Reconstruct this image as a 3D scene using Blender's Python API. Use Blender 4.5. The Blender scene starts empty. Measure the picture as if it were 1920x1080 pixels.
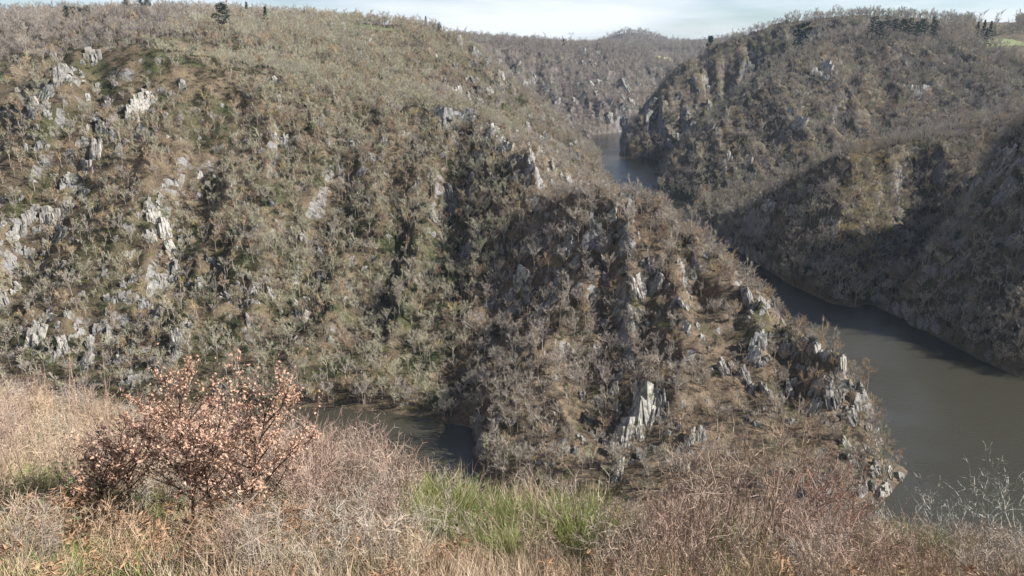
import bpy, bmesh, math, random
import numpy as np
from mathutils import Vector, Matrix

# ------------------------------------------------------------------ scene, camera, light
scene = bpy.context.scene
R = math.radians
CAM_H = 170.0            # eye height above the river (m)
FPX = 1400.0             # focal length in pixels of a 1920 wide picture
PITCH = math.atan(440.0 / FPX)
COL = scene.collection

cam_data = bpy.data.cameras.new("camera")
cam = bpy.data.objects.new("camera", cam_data)
COL.objects.link(cam)
cam.location = (0, 0, CAM_H)
cam.rotation_euler = (math.pi / 2 - PITCH, 0, 0)
cam_data.sensor_fit = 'HORIZONTAL'
cam_data.sensor_width = 36.0
cam_data.lens = 36.0 * FPX / 1920.0
cam_data.clip_start = 0.1
cam_data.clip_end = 20000
scene.camera = cam

SUN_AZ = 92.0            # degrees clockwise from the viewing direction (+Y)
SUN_EL = 33.0
world = bpy.data.worlds.new("World")
scene.world = world
world.use_nodes = True
wn = world.node_tree.nodes
wl = world.node_tree.links
for n in list(wn):
    wn.remove(n)
w_out = wn.new("ShaderNodeOutputWorld")
w_bg = wn.new("ShaderNodeBackground")
w_bg.inputs["Strength"].default_value = 0.064
w_sky = wn.new("ShaderNodeTexSky")
w_sky.sky_type = 'NISHITA'
w_sky.sun_disc = False
w_sky.sun_elevation = R(SUN_EL)
w_sky.sun_rotation = R(SUN_AZ)
w_sky.altitude = 500
w_sky.air_density = 1.0
w_sky.dust_density = 0.6
w_sky.ozone_density = 4.5
# thin high cloud: noise on the direction of view, everywhere in the sky
w_tc = wn.new("ShaderNodeTexCoord")
w_map = wn.new("ShaderNodeMapping")
w_map.inputs["Scale"].default_value = (1.3, 1.3, 9.0)
w_map.inputs["Rotation"].default_value = (0, R(4), R(20))
w_noise = wn.new("ShaderNodeTexNoise")
w_noise.inputs["Scale"].default_value = 1.9
w_noise.inputs["Detail"].default_value = 6
w_noise.inputs["Roughness"].default_value = 0.5
w_ramp = wn.new("ShaderNodeValToRGB")
w_ramp.color_ramp.elements[0].position = 0.35
w_ramp.color_ramp.elements[0].color = (0.10, 0.10, 0.10, 1)
w_ramp.color_ramp.elements[1].position = 0.58
w_ramp.color_ramp.elements[1].color = (0.9, 0.9, 0.9, 1)
w_mix = wn.new("ShaderNodeMix")
w_mix.data_type = 'RGBA'
w_mix.inputs[7].default_value = (8.4, 8.7, 9.3, 1)
wl.new(w_tc.outputs["Generated"], w_map.inputs["Vector"])
wl.new(w_map.outputs["Vector"], w_noise.inputs["Vector"])
wl.new(w_noise.outputs["Fac"], w_ramp.inputs["Fac"])
w_sep = wn.new("ShaderNodeSeparateXYZ")
w_elev = wn.new("ShaderNodeMapRange")
w_elev.inputs["From Min"].default_value = 0.05; w_elev.inputs["From Max"].default_value = 0.55
w_elev.inputs["To Min"].default_value = 1.0; w_elev.inputs["To Max"].default_value = 0.22
w_mul = wn.new("ShaderNodeMath"); w_mul.operation = 'MULTIPLY'
wl.new(w_tc.outputs["Generated"], w_sep.inputs[0])
wl.new(w_sep.outputs["Z"], w_elev.inputs["Value"])
wl.new(w_ramp.outputs["Color"], w_mul.inputs[0]); wl.new(w_elev.outputs[0], w_mul.inputs[1])
wl.new(w_mul.outputs[0], w_mix.inputs[0])
wl.new(w_sky.outputs["Color"], w_mix.inputs[6])
wl.new(w_mix.outputs[2], w_bg.inputs["Color"])
wl.new(w_bg.outputs[0], w_out.inputs[0])

sun_data = bpy.data.lights.new("sun", 'SUN')
sun_data.energy = 5.0
sun_data.angle = R(0.5)
sun_data.color = (1.0, 0.975, 0.945)
sun = bpy.data.objects.new("sun", sun_data)
COL.objects.link(sun)
sdir = Vector((math.sin(R(SUN_AZ)) * math.cos(R(SUN_EL)), math.cos(R(SUN_AZ)) * math.cos(R(SUN_EL)), math.sin(R(SUN_EL))))
sun.rotation_euler = sdir.to_track_quat('Z', 'Y').to_euler()
sun.location = (200, -50, 400)

scene.view_settings.view_transform = 'Standard'
scene.view_settings.look = 'None'
scene.view_settings.exposure = 1.0
scene.view_settings.gamma = 1.0
scene.view_settings.use_curve_mapping = False
scene.cycles.max_bounces = 3
scene.cycles.diffuse_bounces = 1
scene.cycles.glossy_bounces = 2
scene.cycles.transmission_bounces = 2
scene.cycles.volume_bounces = 0

# ------------------------------------------------------------------ helpers
CP, SP = math.cos(PITCH), math.sin(PITCH)

def ray(px, py):
    a = (px - 960.0) / FPX
    b = (540.0 - py) / FPX
    return Vector((a, CP + b * SP, -SP + b * CP))

def at(px, py, Y):                       # the point Y metres ahead, seen at that spot of the photograph
    d = ray(px, py)
    t = Y / d.y
    return (d.x * t, Y, CAM_H + d.z * t)

def wat(px, py, z=0.0):                  # the point of the water level seen there
    d = ray(px, py)
    t = (z - CAM_H) / d.z
    return (d.x * t, d.y * t, z)

def project(x, y, z):
    zz = z - CAM_H
    depth = y * CP - zz * SP
    v = y * SP + zz * CP
    return 960 + FPX * x / depth, 540 - FPX * v / depth, depth

def hash2(ix, iy, seed):
    h = (ix.astype(np.int64) * 374761393 + iy.astype(np.int64) * 668265263 + seed * 982451653) & 0xffffffff
    h = ((h ^ (h >> 13)) * 1274126177) & 0xffffffff
    h = (h ^ (h >> 16)) & 0xffffff
    return h / float(0xffffff)

def vnoise(x, y, seed=0):
    ix = np.floor(x); iy = np.floor(y)
    fx = x - ix; fy = y - iy
    ux = fx * fx * fx * (fx * (fx * 6 - 15) + 10)
    uy = fy * fy * fy * (fy * (fy * 6 - 15) + 10)
    a = hash2(ix, iy, seed); b = hash2(ix + 1, iy, seed)
    c = hash2(ix, iy + 1, seed); d = hash2(ix + 1, iy + 1, seed)
    return (a + (b - a) * ux) * (1 - uy) + (c + (d - c) * ux) * uy

def fbm(x, y, octaves=4, seed=0, gain=0.5):
    s = np.zeros_like(x); amp = 1.0; tot = 0.0
    for o in range(octaves):
        s += amp * (vnoise(x, y, seed + o * 17) * 2 - 1)
        tot += amp; amp *= gain
        x = x * 2.03 + 13.7; y = y * 2.03 + 7.1
    return s / tot

def sstep(a, b, x):
    t = np.clip((x - a) / (b - a), 0, 1)
    return t * t * (3 - 2 * t)

# ------------------------------------------------------------------ the shape of the land
CTRL = []
def line(pts, step=22.0):
    pts = [Vector(p) for p in pts]
    for a, b in zip(pts[:-1], pts[1:]):
        n = max(1, int(round((b - a).length / step)))
        for i in range(n):
            CTRL.append(tuple(a.lerp(b, i / n)))
    CTRL.append(tuple(pts[-1]))

B = 0.5
# --- river bed (below the water) along its course
bed = [(560, 1700, -3), (400, 1650, -4), (280, 1625, -4), wat(1140, 262, -4), wat(1150, 285, -4), wat(1180, 315, -5), wat(1180, 350, -5), (172, 900, -5), (182, 780, -5), (188, 690, -5),
       (192, 610, -5), (192, 540, -6), (204, 470, -6), (224, 400, -7), (232, 330, -7), (205, 270, -7), (150, 246, -6), (60, 236, -6), (-20, 242, -6), (-50, 280, -6), (-75, 318, -6),
       (-130, 322, -5), (-220, 322, -5), (-330, 330, -5), (-480, 340, -5), (-700, 330, -4)]
line(bed, 24)
line([(232, 330, -7), (300, 310, -7), (400, 300, -6), (600, 270, -6)], 24)
# --- banks
line([wat(1090, 262, B), wat(1122, 290, B), wat(1126, 305, B), wat(1128, 338, B)], 30)                      # far left bank
line([wat(1110, 252, B), wat(1168, 247, B)], 30)
line([wat(1164, 262, B), wat(1168, 291, B), wat(1205, 294, B), wat(1246, 300, B), wat(1240, 335, B), wat(1232, 366, B)], 25)   # far right bank
line([wat(1232, 366, B), (212, 900, B), (206, 800, B), (206, 720, B), wat(1362, 455, B), wat(1400, 478, B), wat(1480, 530, B), wat(1560, 566, B), wat(1600, 573, B), wat(1640, 570, B),
      wat(1700, 599, B), wat(1780, 641, B), wat(1860, 681, B), wat(1925, 706, B), (345, 368, B), (460, 350, B), (620, 320, B)], 18)   # right bank
line([wat(1128, 338, B), (130, 900, B), (142, 800, B), (150, 690, B), (152, 600, B), (156, 540, B), (160, 470, B), (164, 420, B), (168, 370, B), (168, 330, B), (164, 300, B), wat(1693, 880, B), wat(1660, 925, B), wat(1600, 940, B),
      (90, 254, B), (50, 256, B), (15, 260, B), wat(908, 925, B), wat(898, 860, B), wat(889, 803, B)], 16)                              # round the spur
line([wat(889, 803, B), wat(830, 787, B), wat(760, 773, B), wat(680, 766, B), wat(600, 758, B), wat(490, 762, B), (-190, 344, B), (-260, 350, B), (-350, 360, B), (-480, 372, B), (-700, 360, B)], 18)
line([(-700, 300, B), (-480, 305, B), (-330, 298, B), (-220, 290, B), (-130, 288, B), (-95, 270, B), (-70, 235, B), (-20, 212, B), (60, 208, B), (150, 218, B), (230, 240, B), (300, 268, B), (420, 262, B), (600, 235, B)], 20)
# --- spur ridge from the tip up to the left hill
line([at(1635, 800, 302), at(1624, 768, 310), at(1570, 704, 322), at(1466, 598, 352), at(1366, 502, 392), at(1292, 441, 432), at(1212, 398, 470),
      at(1140, 376, 500), at(1050, 340, 500), at(980, 280, 525), at(900, 236, 560), at(820, 196, 590), at(700, 150, 630), at(560, 115, 650), at(420, 100, 640)], 16)
# knoll on the front of the spur and its front rib
line([at(1075, 335, 455), at(1120, 400, 425), at(1180, 480, 395), at(1210, 520, 380), at(1240, 600, 352), at(1260, 680, 330), at(1240, 760, 306), at(1200, 830, 290)], 16)
line([at(1330, 560, 372), at(1400, 640, 345), at(1480, 720, 322), at(1560, 800, 300)], 16)
# front lobe left of the rib, dark ravine beside it
line([at(1180, 700, 330), at(1060, 650, 345), at(980, 730, 325), at(930, 800, 300)], 16)
line([at(872, 728, 366), at(905, 640, 398), at(940, 570, 422)], 14)
# --- left hill: crest, ribs and gullies down its face
line([at(420, 100, 640), at(330, 76, 585), at(195, 76, 545), at(110, 148, 512), at(50, 220, 488), at(-10, 340, 455), at(-80, 480, 415), at(-150, 640, 375)], 18)
line([at(195, 90, 540), at(200, 250, 478), at(180, 400, 440), at(120, 560, 398), at(60, 660, 372)], 20)
line([at(280, 200, 500), at(290, 420, 440), at(300, 560, 402), at(290, 700, 364)], 20)
line([at(380, 300, 490), at(400, 500, 430), at(400, 650, 384)], 22)                               # gully
line([at(500, 300, 500), at(510, 480, 436), at(500, 640, 386)], 22)
line([at(640, 250, 540), at(640, 450, 460), at(640, 650, 388)], 22)
line([at(770, 260, 560), at(780, 450, 468), at(780, 650, 388)], 22)
line([at(870, 330, 530), at(850, 420, 490), at(830, 560, 428)], 22)
# --- hill behind, far left
line([at(-250, 60, 860), at(0, 42, 880), at(130, 34, 900), at(240, 6, 920), at(300, 12, 920), at(400, 26, 930), at(500, 22, 980), at(620, 26, 1060), at(750, 32, 1130), at(830, 48, 1150), at(880, 68, 1160)], 40)
line([(-560, 470, 40), (-470, 560, 95), (-400, 640, 132), (-330, 720, 160)], 30)
line([at(300, 60, 760), at(450, 80, 740), at(620, 80, 830), at(720, 100, 850)], 40)
# --- second descending ridge and the ravine before it
line([at(880, 72, 1160), at(930, 120, 1120), at(1000, 178, 1070), at(1060, 240, 1030), at(1098, 292, 1000), at(1122, 335, 975)], 28)
line([(120, 780, 4), (70, 770, 30), (10, 780, 62), (-50, 800, 88)], 26)
line([at(850, 130, 960), at(960, 225, 905), at(1050, 290, 880)], 30)
# --- far hill across the bend
line([at(880, 76, 1900), at(960, 82, 2000), at(1060, 88, 2100), at(1130, 90, 2150), at(1200, 108, 2150), at(1265, 118, 2150)], 70)
line([at(1000, 190, 1750), at(1100, 190, 1740), at(1180, 190, 1740)], 60)
line([(-300, 1500, 200), (-150, 1450, 170), (0, 1500, 120), (120, 1560, 40)], 50)
line([(560, 1700, -3), (700, 1800, 30), (850, 1950, 80)], 60)
# --- right side: dark far ridge
line([wat(1165, 291, B), at(1172, 262, 1320), at(1200, 212, 1370), at(1235, 155, 1430), at(1272, 112, 1500), at(1330, 86, 1560), at(1440, 66, 1600), at(1600, 50, 1650)], 35)
# bay and ravine between it and the rocky ridge
line([wat(1246, 300, B), (320, 1265, 20), (400, 1300, 60), (500, 1380, 120)], 35)
# rocky ridge
line([wat(1236, 362, B), at(1262, 288, 985), at(1330, 218, 1045), at(1400, 150, 1100), at(1450, 112, 1160), at(1520, 72, 1260), at(1600, 52, 1290), at(1700, 58, 1300), at(1800, 58, 1300), at(1920, 62, 1290), at(2150, 50, 1250), at(2500, 40, 1200)], 35)
# broad face under the skyline and ravine behind the shoulder
line([at(1400, 250, 960), at(1480, 170, 1040), at(1560, 110, 1130)], 40)
line([(226, 800, 4), (262, 810, 14), (320, 830, 28), (400, 855, 50), (480, 885, 78), at(1740, 226, 950), at(1870, 190, 980)], 30)
line([at(1700, 130, 1120), at(1850, 120, 1110), at(2050, 110, 1060)], 50)
# shoulder
line([at(1352, 414, 668), at(1420, 382, 655), at(1500, 346, 642), at(1600, 296, 640), at(1700, 262, 660), at(1800, 236, 705), at(1900, 206, 745), at(2050, 150, 800)], 20)
# lit rib below it
line([at(1604, 318, 630), at(1615, 400, 584), at(1615, 480, 541), at(1602, 550, 516)], 16)
line([at(1500, 420, 606), at(1500, 500, 566)], 20)
line([at(1700, 400, 618), at(1690, 500, 556)], 20)
# ravine and near right hill
line([at(1722, 540, 530), at(1750, 480, 570), at(1785, 410, 590), at(1835, 335, 625)], 24)
line([at(1740, 570, 462), at(1770, 480, 480), at(1800, 400, 500), at(1840, 310, 520), at(1875, 245, 535), at(1920, 205, 545), at(2020, 200, 560), at(2200, 190, 600)], 18)
line([at(1880, 480, 452), at(1960, 400, 455), at(2080, 300, 455), at(2250, 260, 450), at(2500, 200, 450)], 30)
line([at(1850, 600, 432), at(1950, 600, 402)], 20)
line([at(2000, 600, 410), at(2150, 500, 410), at(2350, 380, 400)], 30)
# --- plateau all around, and the land behind the camera
for X, Y, Z in [(-900, 0, 190), (-700, 150, 120), (-600, -100, 190), (0, -120, 215), (-250, -100, 210), (300, -120, 210), (600, 0, 190), (900, 100, 200), (650, 130, 100), (450, 130, 95), (-400, 150, 105),
                (-1100, 500, 210), (-1000, 900, 225), (-700, 1100, 230), (-900, 1600, 225), (-300, 1900, 222), (-1500, 2500, 222), (-200, 2600, 215), (500, 2700, 190), (1000, 2500, 215),
                (1200, 1500, 235), (1500, 1000, 240), (1100, 800, 235), (1100, 400, 215), (900, 1900, 225), (2200, 2200, 230), (2500, 1000, 240), (3000, 3500, 240),
                (-2500, 1500, 230), (-2500, 4000, 230), (-800, 3600, 215), (-2500, -300, 220), (2500, -300, 220), (0, -600, 230),
                (700, 3300, 190), (200, 3500, 200), (1200, 3800, 220)]:
    CTRL.append((X, Y, Z))
for yy in (4250, 4400, 4600):
    line([at(1110, 88, yy), at(1140, 70, yy), at(1160, 62, yy), at(1185, 60, yy), at(1210, 62, yy), at(1235, 70, yy), at(1262, 84, yy)], 60)
line([at(1265, 86, 4800), at(1300, 78, 5000), at(1380, 66, 5000), at(1480, 58, 5000), at(1700, 60, 5000)], 200)
for X, Y, Z in [(-3500, 6200, 230), (-1200, 6200, 230), (900, 6200, 230), (3500, 6200, 230), (-1500, 5000, 225), (0, 4700, 215)]:
    CTRL.append((X, Y, Z))

C = np.array(CTRL)
# the outlines traced above are tree tops: the ground lies a tree's height lower
on_spur = (C[:, 0] > -40) & (C[:, 0] < 180) & (C[:, 1] > 240) & (C[:, 1] < 480)
C[:, 2] -= sstep(8, 40, C[:, 2]) * sstep(250, 330, C[:, 1]) * np.where(on_spur, 5.0, np.where(C[:, 1] > 850, 12.0, 8.0)) * np.where(C[:, 1] > 3000, 0.4, 1)
# drop near duplicates
keep = []
for i in range(len(C)):
    if all((C[i, 0] - C[j, 0]) ** 2 + (C[i, 1] - C[j, 1]) ** 2 > 36 for j in keep):
        keep.append(i)
C = C[keep]
NC = len(C)
D = np.sqrt((C[:, None, 0] - C[None, :, 0]) ** 2 + (C[:, None, 1] - C[None, :, 1]) ** 2)
A = np.zeros((NC + 1, NC + 1))
A[:NC, :NC] = -D - np.eye(NC) * 1.5
A[:NC, NC] = 1; A[NC, :NC] = 1
W = np.linalg.solve(A, np.append(C[:, 2], 0))

def base_height(x, y):
    out = np.empty(x.size)
    xf = x.ravel(); yf = y.ravel()
    for s in range(0, xf.size, 40000):
        d = np.sqrt((xf[s:s + 40000, None] - C[None, :, 0]) ** 2 + (yf[s:s + 40000, None] - C[None, :, 1]) ** 2)
        out[s:s + 40000] = -(d @ W[:NC]) + W[NC]
    return out.reshape(x.shape)

def fore_height(x, y):                   # the bank the photographer stands on
    slope = np.clip(np.where(x < 0, 0.555 + 0.015 * x, 0.555 + 0.006 * x), 0.40, 0.61)
    edge = np.clip(np.where(x < 0, 10.5 - 0.45 * x, 10.5 - 0.15 * x), 9.0, 16.0)
    z = CAM_H - 1.65 - slope * y
    z -= np.where(y > edge, (y - edge) * 0.32, 0)
    z = np.where(y < 0, CAM_H - 1.65 - 0.2 * y, z)
    return z + 0.25 * fbm(x / 2.6, y / 2.6, 3, 5)

def tensor_lines(segs):
    out = []
    for a, b, st in segs:
        out += list(np.arange(a, b, st))
    return np.array(out + [segs[-1][1]])

XL = tensor_lines([(-3500, -1300, 100), (-1300, -620, 12), (-620, -260, 4), (-260, -30, 2.2), (-30, 30, 0.7), (30, 350, 2.2), (350, 760, 3.6), (760, 1500, 12), (1500, 3800, 100)])
YL = tensor_lines([(-600, -20, 40), (-20, 0, 4), (0, 30, 0.7), (30, 230, 5), (230, 660, 2.2), (660, 1300, 4), (1300, 2300, 9), (2300, 6200, 75)])
GX, GY = np.meshgrid(XL, YL)
HB = base_height(GX, GY)
gy_, gx_ = np.gradient(HB, YL, XL)
g2 = gx_ ** 2 + gy_ ** 2 + 1e-4
wy = gy_ ** 2 / g2
slope_b = np.sqrt(g2)
amp = sstep(0.5, 20.0, HB) * sstep(0.12, 0.5, slope_b)
near_fade = sstep(40, 160, GY)
g1 = fbm(GX / 30 + 0.3 * fbm(GX / 80, GY / 80, 2, 3), GY / 130, 4, 11)
g2n = fbm(GX / 130, GY / 30, 4, 23)
rib1 = 0.42 - np.abs(fbm(GX / 44 + 0.5 * fbm(GX / 70, GY / 70, 2, 3), GY / 190 + 3.7, 3, 211)) * 1.5
rib2 = 0.42 - np.abs(fbm(GX / 190, GY / 48 + 1.3, 3, 223)) * 1.5
gul = (g1 * 0.55 + rib1) * wy + (g2n * 0.55 + rib2) * (1 - wy)
HT = HB + near_fade * (amp * (21.0 * (gul - 0.08) + 5.0 * fbm(GX / 22, GY / 22, 4, 31)) + sstep(2, 12, HB) * 2.4 * fbm(GX / 8, GY / 8, 4, 41, 0.6))
HT += near_fade * 5.0 * sstep(0.2, 3.0, HB + 0.8 * fbm(GX / 9, GY / 9, 3, 63)) * (1 - sstep(20, 60, HB))
crag = np.abs(fbm(GX / 16, GY / 16, 3, 57))
HT += near_fade * amp * 7.0 * (0.35 - crag)
fb = sstep(34, 60, np.abs(GX)) * (1 - sstep(20, 60, GY) * 0)
wfore = (1 - sstep(22, 46, GY)) * (1 - sstep(30, 70, np.abs(GX))) * sstep(-40, -10, GY)
HT = HT * (1 - wfore) + fore_height(GX, GY) * wfore

def height(x, y):
    x = np.atleast_1d(np.asarray(x, float)); y = np.atleast_1d(np.asarray(y, float))
    i = np.clip(np.searchsorted(XL, x) - 1, 0, len(XL) - 2)
    j = np.clip(np.searchsorted(YL, y) - 1, 0, len(YL) - 2)
    fx = (x - XL[i]) / (XL[i + 1] - XL[i]); fy = (y - YL[j]) / (YL[j + 1] - YL[j])
    return (HT[j, i] * (1 - fx) + HT[j, i + 1] * fx) * (1 - fy) + (HT[j + 1, i] * (1 - fx) + HT[j + 1, i + 1] * fx) * fy

def hit(px, py, y0=30.0, y1=5500.0):     # where the line of sight through that spot meets the land
    d = ray(px, py)
    ys = np.concatenate([np.arange(y0, 1500, 1.0), np.arange(1500, y1, 5.0)])
    t = ys / d.y
    xs = d.x * t; zs = CAM_H + d.z * t
    h = height(xs, ys)
    k = np.argmax(zs < h)
    if k == 0 and not zs[0] < h[0]:
        return None
    return (xs[k], ys[k], h[k])

# ------------------------------------------------------------------ object and material helpers
rng = random.Random(7)
NR = np.random.RandomState(11)

LANDMARKS = [(320, 112, 'the dark heath on the hilltop'), (120, 150, 'the pale hilltop crag'), (265, 205, 'the split grey crag'), (180, 290, 'the long pale rock rib'), (65, 640, 'the white cliff block'), (235, 560, 'the blue grey slab'), (310, 440, 'the broken pale rib'),
    (60, 430, 'the stony left picture edge'), (560, 610, 'the narrow dark cleft'), (425, 400, 'the dark green gully'), (845, 375, 'the lone white pinnacle'), (720, 665, 'the yellow green budding tree'), (700, 775, 'the left water inlet'), (845, 230, 'the dark middle cliff'), (880, 640, 'the dark ravine'),
    (620, 100, 'the pale wood on top'), (600, 300, 'the middle of the left wood'), (640, 450, 'the lower left wood'), (1220, 520, 'the grey rock tower'), (1200, 810, 'the biggest white cliff'), (1680, 890, 'the spur tip'), (1592, 718, 'the yellow gorse bush'), (1405, 562, 'the grey rock tooth'),
    (1170, 385, 'the pale square crag'), (975, 520, 'the smooth shaded slab'), (915, 840, 'the right shore of the inlet'), (1300, 440, 'the spur crest'), (1100, 690, 'the grey grove on the spur'), (1500, 600, 'the sunlit spur edge'), (1440, 850, 'the bare spur foot'),
    (1495, 240, 'the pale oval rock face'), (1735, 170, 'the tan rock scar'), (1690, 55, 'the pine group'), (1545, 135, 'the high pale crag'), (1360, 400, 'the dark slab by the river'), (1620, 430, 'the yellowish rib'), (1780, 600, 'the shaded right bank'), (1240, 300, 'the river narrows'), (1000, 200, 'the crags of the second ridge'), (1150, 180, 'the dark cleft of the far hill')]
FORE_MARKS = [(350, 870, 'the large russet sapling'), (700, 850, 'the left water'), (1040, 1010, 'the bright broom'), (850, 930, 'the tall broom'), (1550, 980, 'the red bushes'), (1880, 960, 'the largest lichen bush'), (1300, 920, 'the tall reddish stems'), (60, 1050, 'the bottom left corner'), (0, 850, 'the left picture edge'), (640, 1060, 'the bottom edge left of centre'), (1250, 1060, 'the bottom edge right of centre'), (1720, 1060, 'the bottom right broom'), (150, 800, 'the budding shoots')]
def where(px_, py_, marks):
    bx, by, nm = min(marks, key=lambda q: (q[0] - px_) ** 2 + (q[1] - py_) ** 2)
    dx, dy = px_ - bx, py_ - by
    dist = math.hypot(dx, dy)
    w_ = 'just ' if dist < 38 else ('' if dist < 85 else 'well ')
    if abs(dx) > 2.2 * abs(dy): d_ = 'right of' if dx > 0 else 'left of'
    elif abs(dy) > 2.2 * abs(dx): d_ = 'below' if dy > 0 else 'above'
    else: d_ = ('lower' if dy > 0 else 'upper') + (' right of' if dx > 0 else ' left of')
    return w_ + d_ + ' ' + nm
def size_word(v, lo, hi):
    return 'small ' if v < lo else ('tall ' if v > hi else '')

def tag(o, label=None, cat=None, group=None, kind=None):
    if label: o["label"] = label
    if cat: o["category"] = cat
    if group: o["group"] = group
    if kind: o["kind"] = kind
    return o

def new_obj(name, mesh, parent=None, loc=None):
    o = bpy.data.objects.new(name, mesh)
    COL.objects.link(o)
    if parent is not None:
        o.parent = parent
    if loc is not None:
        o.location = loc
    return o

class MB:
    def __init__(self):
        self.v = []; self.f = []; self.m = []
    def tube(self, pts, rad, sides=4, mi=0):
        base = len(self.v); n = len(pts)
        for i, p in enumerate(pts):
            a = pts[max(i - 1, 0)]; b = pts[min(i + 1, n - 1)]
            d = (b - a)
            if d.length < 1e-6: d = Vector((0, 0, 1))
            d.normalize()
            u = d.cross(Vector((0.31, 0.87, 0.11)))
            if u.length < 1e-3: u = d.cross(Vector((1, 0, 0)))
            u.normalize(); w = d.cross(u)
            for k in range(sides):
                an = 2 * math.pi * k / sides
                q = p + (u * math.cos(an) + w * math.sin(an)) * rad[i]
                self.v.append(q[:])
        for i in range(n - 1):
            for k in range(sides):
                a = base + i * sides + k; b = base + i * sides + (k + 1) % sides
                self.f.append((a, b, b + sides, a + sides)); self.m.append(mi)
    def tri(self, a, b, c, mi=0):
        k = len(self.v)
        self.v += [a[:], b[:], c[:]]
        self.f.append((k, k + 1, k + 2)); self.m.append(mi)
    def quad(self, a, b, c, d, mi=0):
        k = len(self.v)
        self.v += [a[:], b[:], c[:], d[:]]
        self.f.append((k, k + 1, k + 2, k + 3)); self.m.append(mi)
    def twig(self, a, b, w, r, mi=0, bend=0.12):          # thin tapering strip, two pieces, slightly bent
        d = b - a
        s = d.cross(Vector((r.uniform(-1, 1), r.uniform(-1, 1), r.uniform(-1, 1))))
        if s.length < 1e-6: return
        s.normalize()
        L = d.length
        mid = a + d * 0.5 + Vector((r.uniform(-1, 1), r.uniform(-1, 1), r.uniform(-0.3, 1))) * (bend * L)
        k = len(self.v)
        h = s * (w * 0.5)
        self.v += [(a - h)[:], (a + h)[:], (mid + h * 0.75)[:], (mid - h * 0.75)[:], b[:]]
        self.f += [(k, k + 1, k + 2, k + 3), (k + 3, k + 2, k + 4)]
        self.m += [mi, mi]
    def box(self, c, sx, sy, sz, mi=0):
        k = len(self.v)
        for dz in (0, 1):
            for dx, dy in ((-1, -1), (1, -1), (1, 1), (-1, 1)):
                self.v.append((c[0] + dx * sx / 2, c[1] + dy * sy / 2, c[2] + dz * sz))
        for q in ((0, 3, 2, 1), (4, 5, 6, 7), (0, 1, 5, 4), (1, 2, 6, 5), (2, 3, 7, 6), (3, 0, 4, 7)):
            self.f.append(tuple(k + i for i in q)); self.m.append(mi)
    def mesh(self, name, mats, smooth=False):
        me = bpy.data.meshes.new(name)
        me.from_pydata(self.v, [], self.f)
        for m in mats: me.materials.append(m)
        if len(mats) > 1:
            me.polygons.foreach_set("material_index", self.m)
        if smooth:
            me.polygons.foreach_set("use_smooth", [True] * len(self.f))
        me.update()
        return me

def mat_base(name):
    m = bpy.data.materials.new(name)
    m.use_nodes = True
    nt = m.node_tree
    b = nt.nodes["Principled BSDF"]
    b.inputs["Roughness"].default_value = 0.9
    b.inputs["Specular IOR Level"].default_value = 0.15
    return m, nt, b

def noise_node(nt, scale, detail=3, rough=0.55, vec=None, dist=0.0):
    n = nt.nodes.new("ShaderNodeTexNoise")
    n.inputs["Scale"].default_value = scale
    n.inputs["Detail"].default_value = detail
    n.inputs["Roughness"].default_value = rough
    n.inputs["Distortion"].default_value = dist
    if vec is not None:
        nt.links.new(vec, n.inputs["Vector"])
    return n

def ramp(nt, fac, stops):
    r = nt.nodes.new("ShaderNodeValToRGB")
    el = r.color_ramp.elements
    while len(el) < len(stops):
        el.new(0.5)
    for e, (p, c) in zip(el, stops):
        e.position = p
        e.color = (*c, 1) if len(c) == 3 else c
    nt.links.new(fac, r.inputs["Fac"])
    return r

def mixc(nt, fac, a, b, mode='MIX'):
    m = nt.nodes.new("ShaderNodeMix")
    m.data_type = 'RGBA'; m.blend_type = mode
    for idx, x in ((0, fac), (6, a), (7, b)):
        if isinstance(x, (int, float)): m.inputs[idx].default_value = x
        elif isinstance(x, tuple): m.inputs[idx].default_value = (*x, 1)
        else: nt.links.new(x, m.inputs[idx])
    return m.outputs[2]

def plant_mat(name, cols, rough=0.9, tip=None, transl=0.0):
    """colour differs from plant to plant (object random) and along the twigs (noise)"""
    m, nt, b = mat_base(name)
    oi = nt.nodes.new("ShaderNodeObjectInfo")
    n = len(cols)
    r = ramp(nt, oi.outputs["Random"], [(i / max(1, n - 1), c) for i, c in enumerate(cols)])
    tc = nt.nodes.new("ShaderNodeTexCoord")
    nz = noise_node(nt, 0.9 if tip is None else tip, 3, 0.6, tc.outputs["Object"])
    v = ramp(nt, nz.outputs["Fac"], [(0.3, (0.62, 0.62, 0.62)), (0.7, (1.3, 1.3, 1.3))])
    col = mixc(nt, 1.0, r.outputs["Color"], v.outputs["Color"], 'MULTIPLY')
    nt.links.new(col, b.inputs["Base Color"])
    b.inputs["Roughness"].default_value = rough
    if transl > 0:
        t = nt.nodes.new("ShaderNodeBsdfTranslucent")
        mx = nt.nodes.new("ShaderNodeMixShader")
        mx.inputs[0].default_value = transl
        nt.links.new(col, t.inputs["Color"])
        nt.links.new(b.outputs[0], mx.inputs[1]); nt.links.new(t.outputs[0], mx.inputs[2])
        nt.links.new(mx.outputs[0], nt.nodes["Material Output"].inputs["Surface"])
    return m

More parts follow.
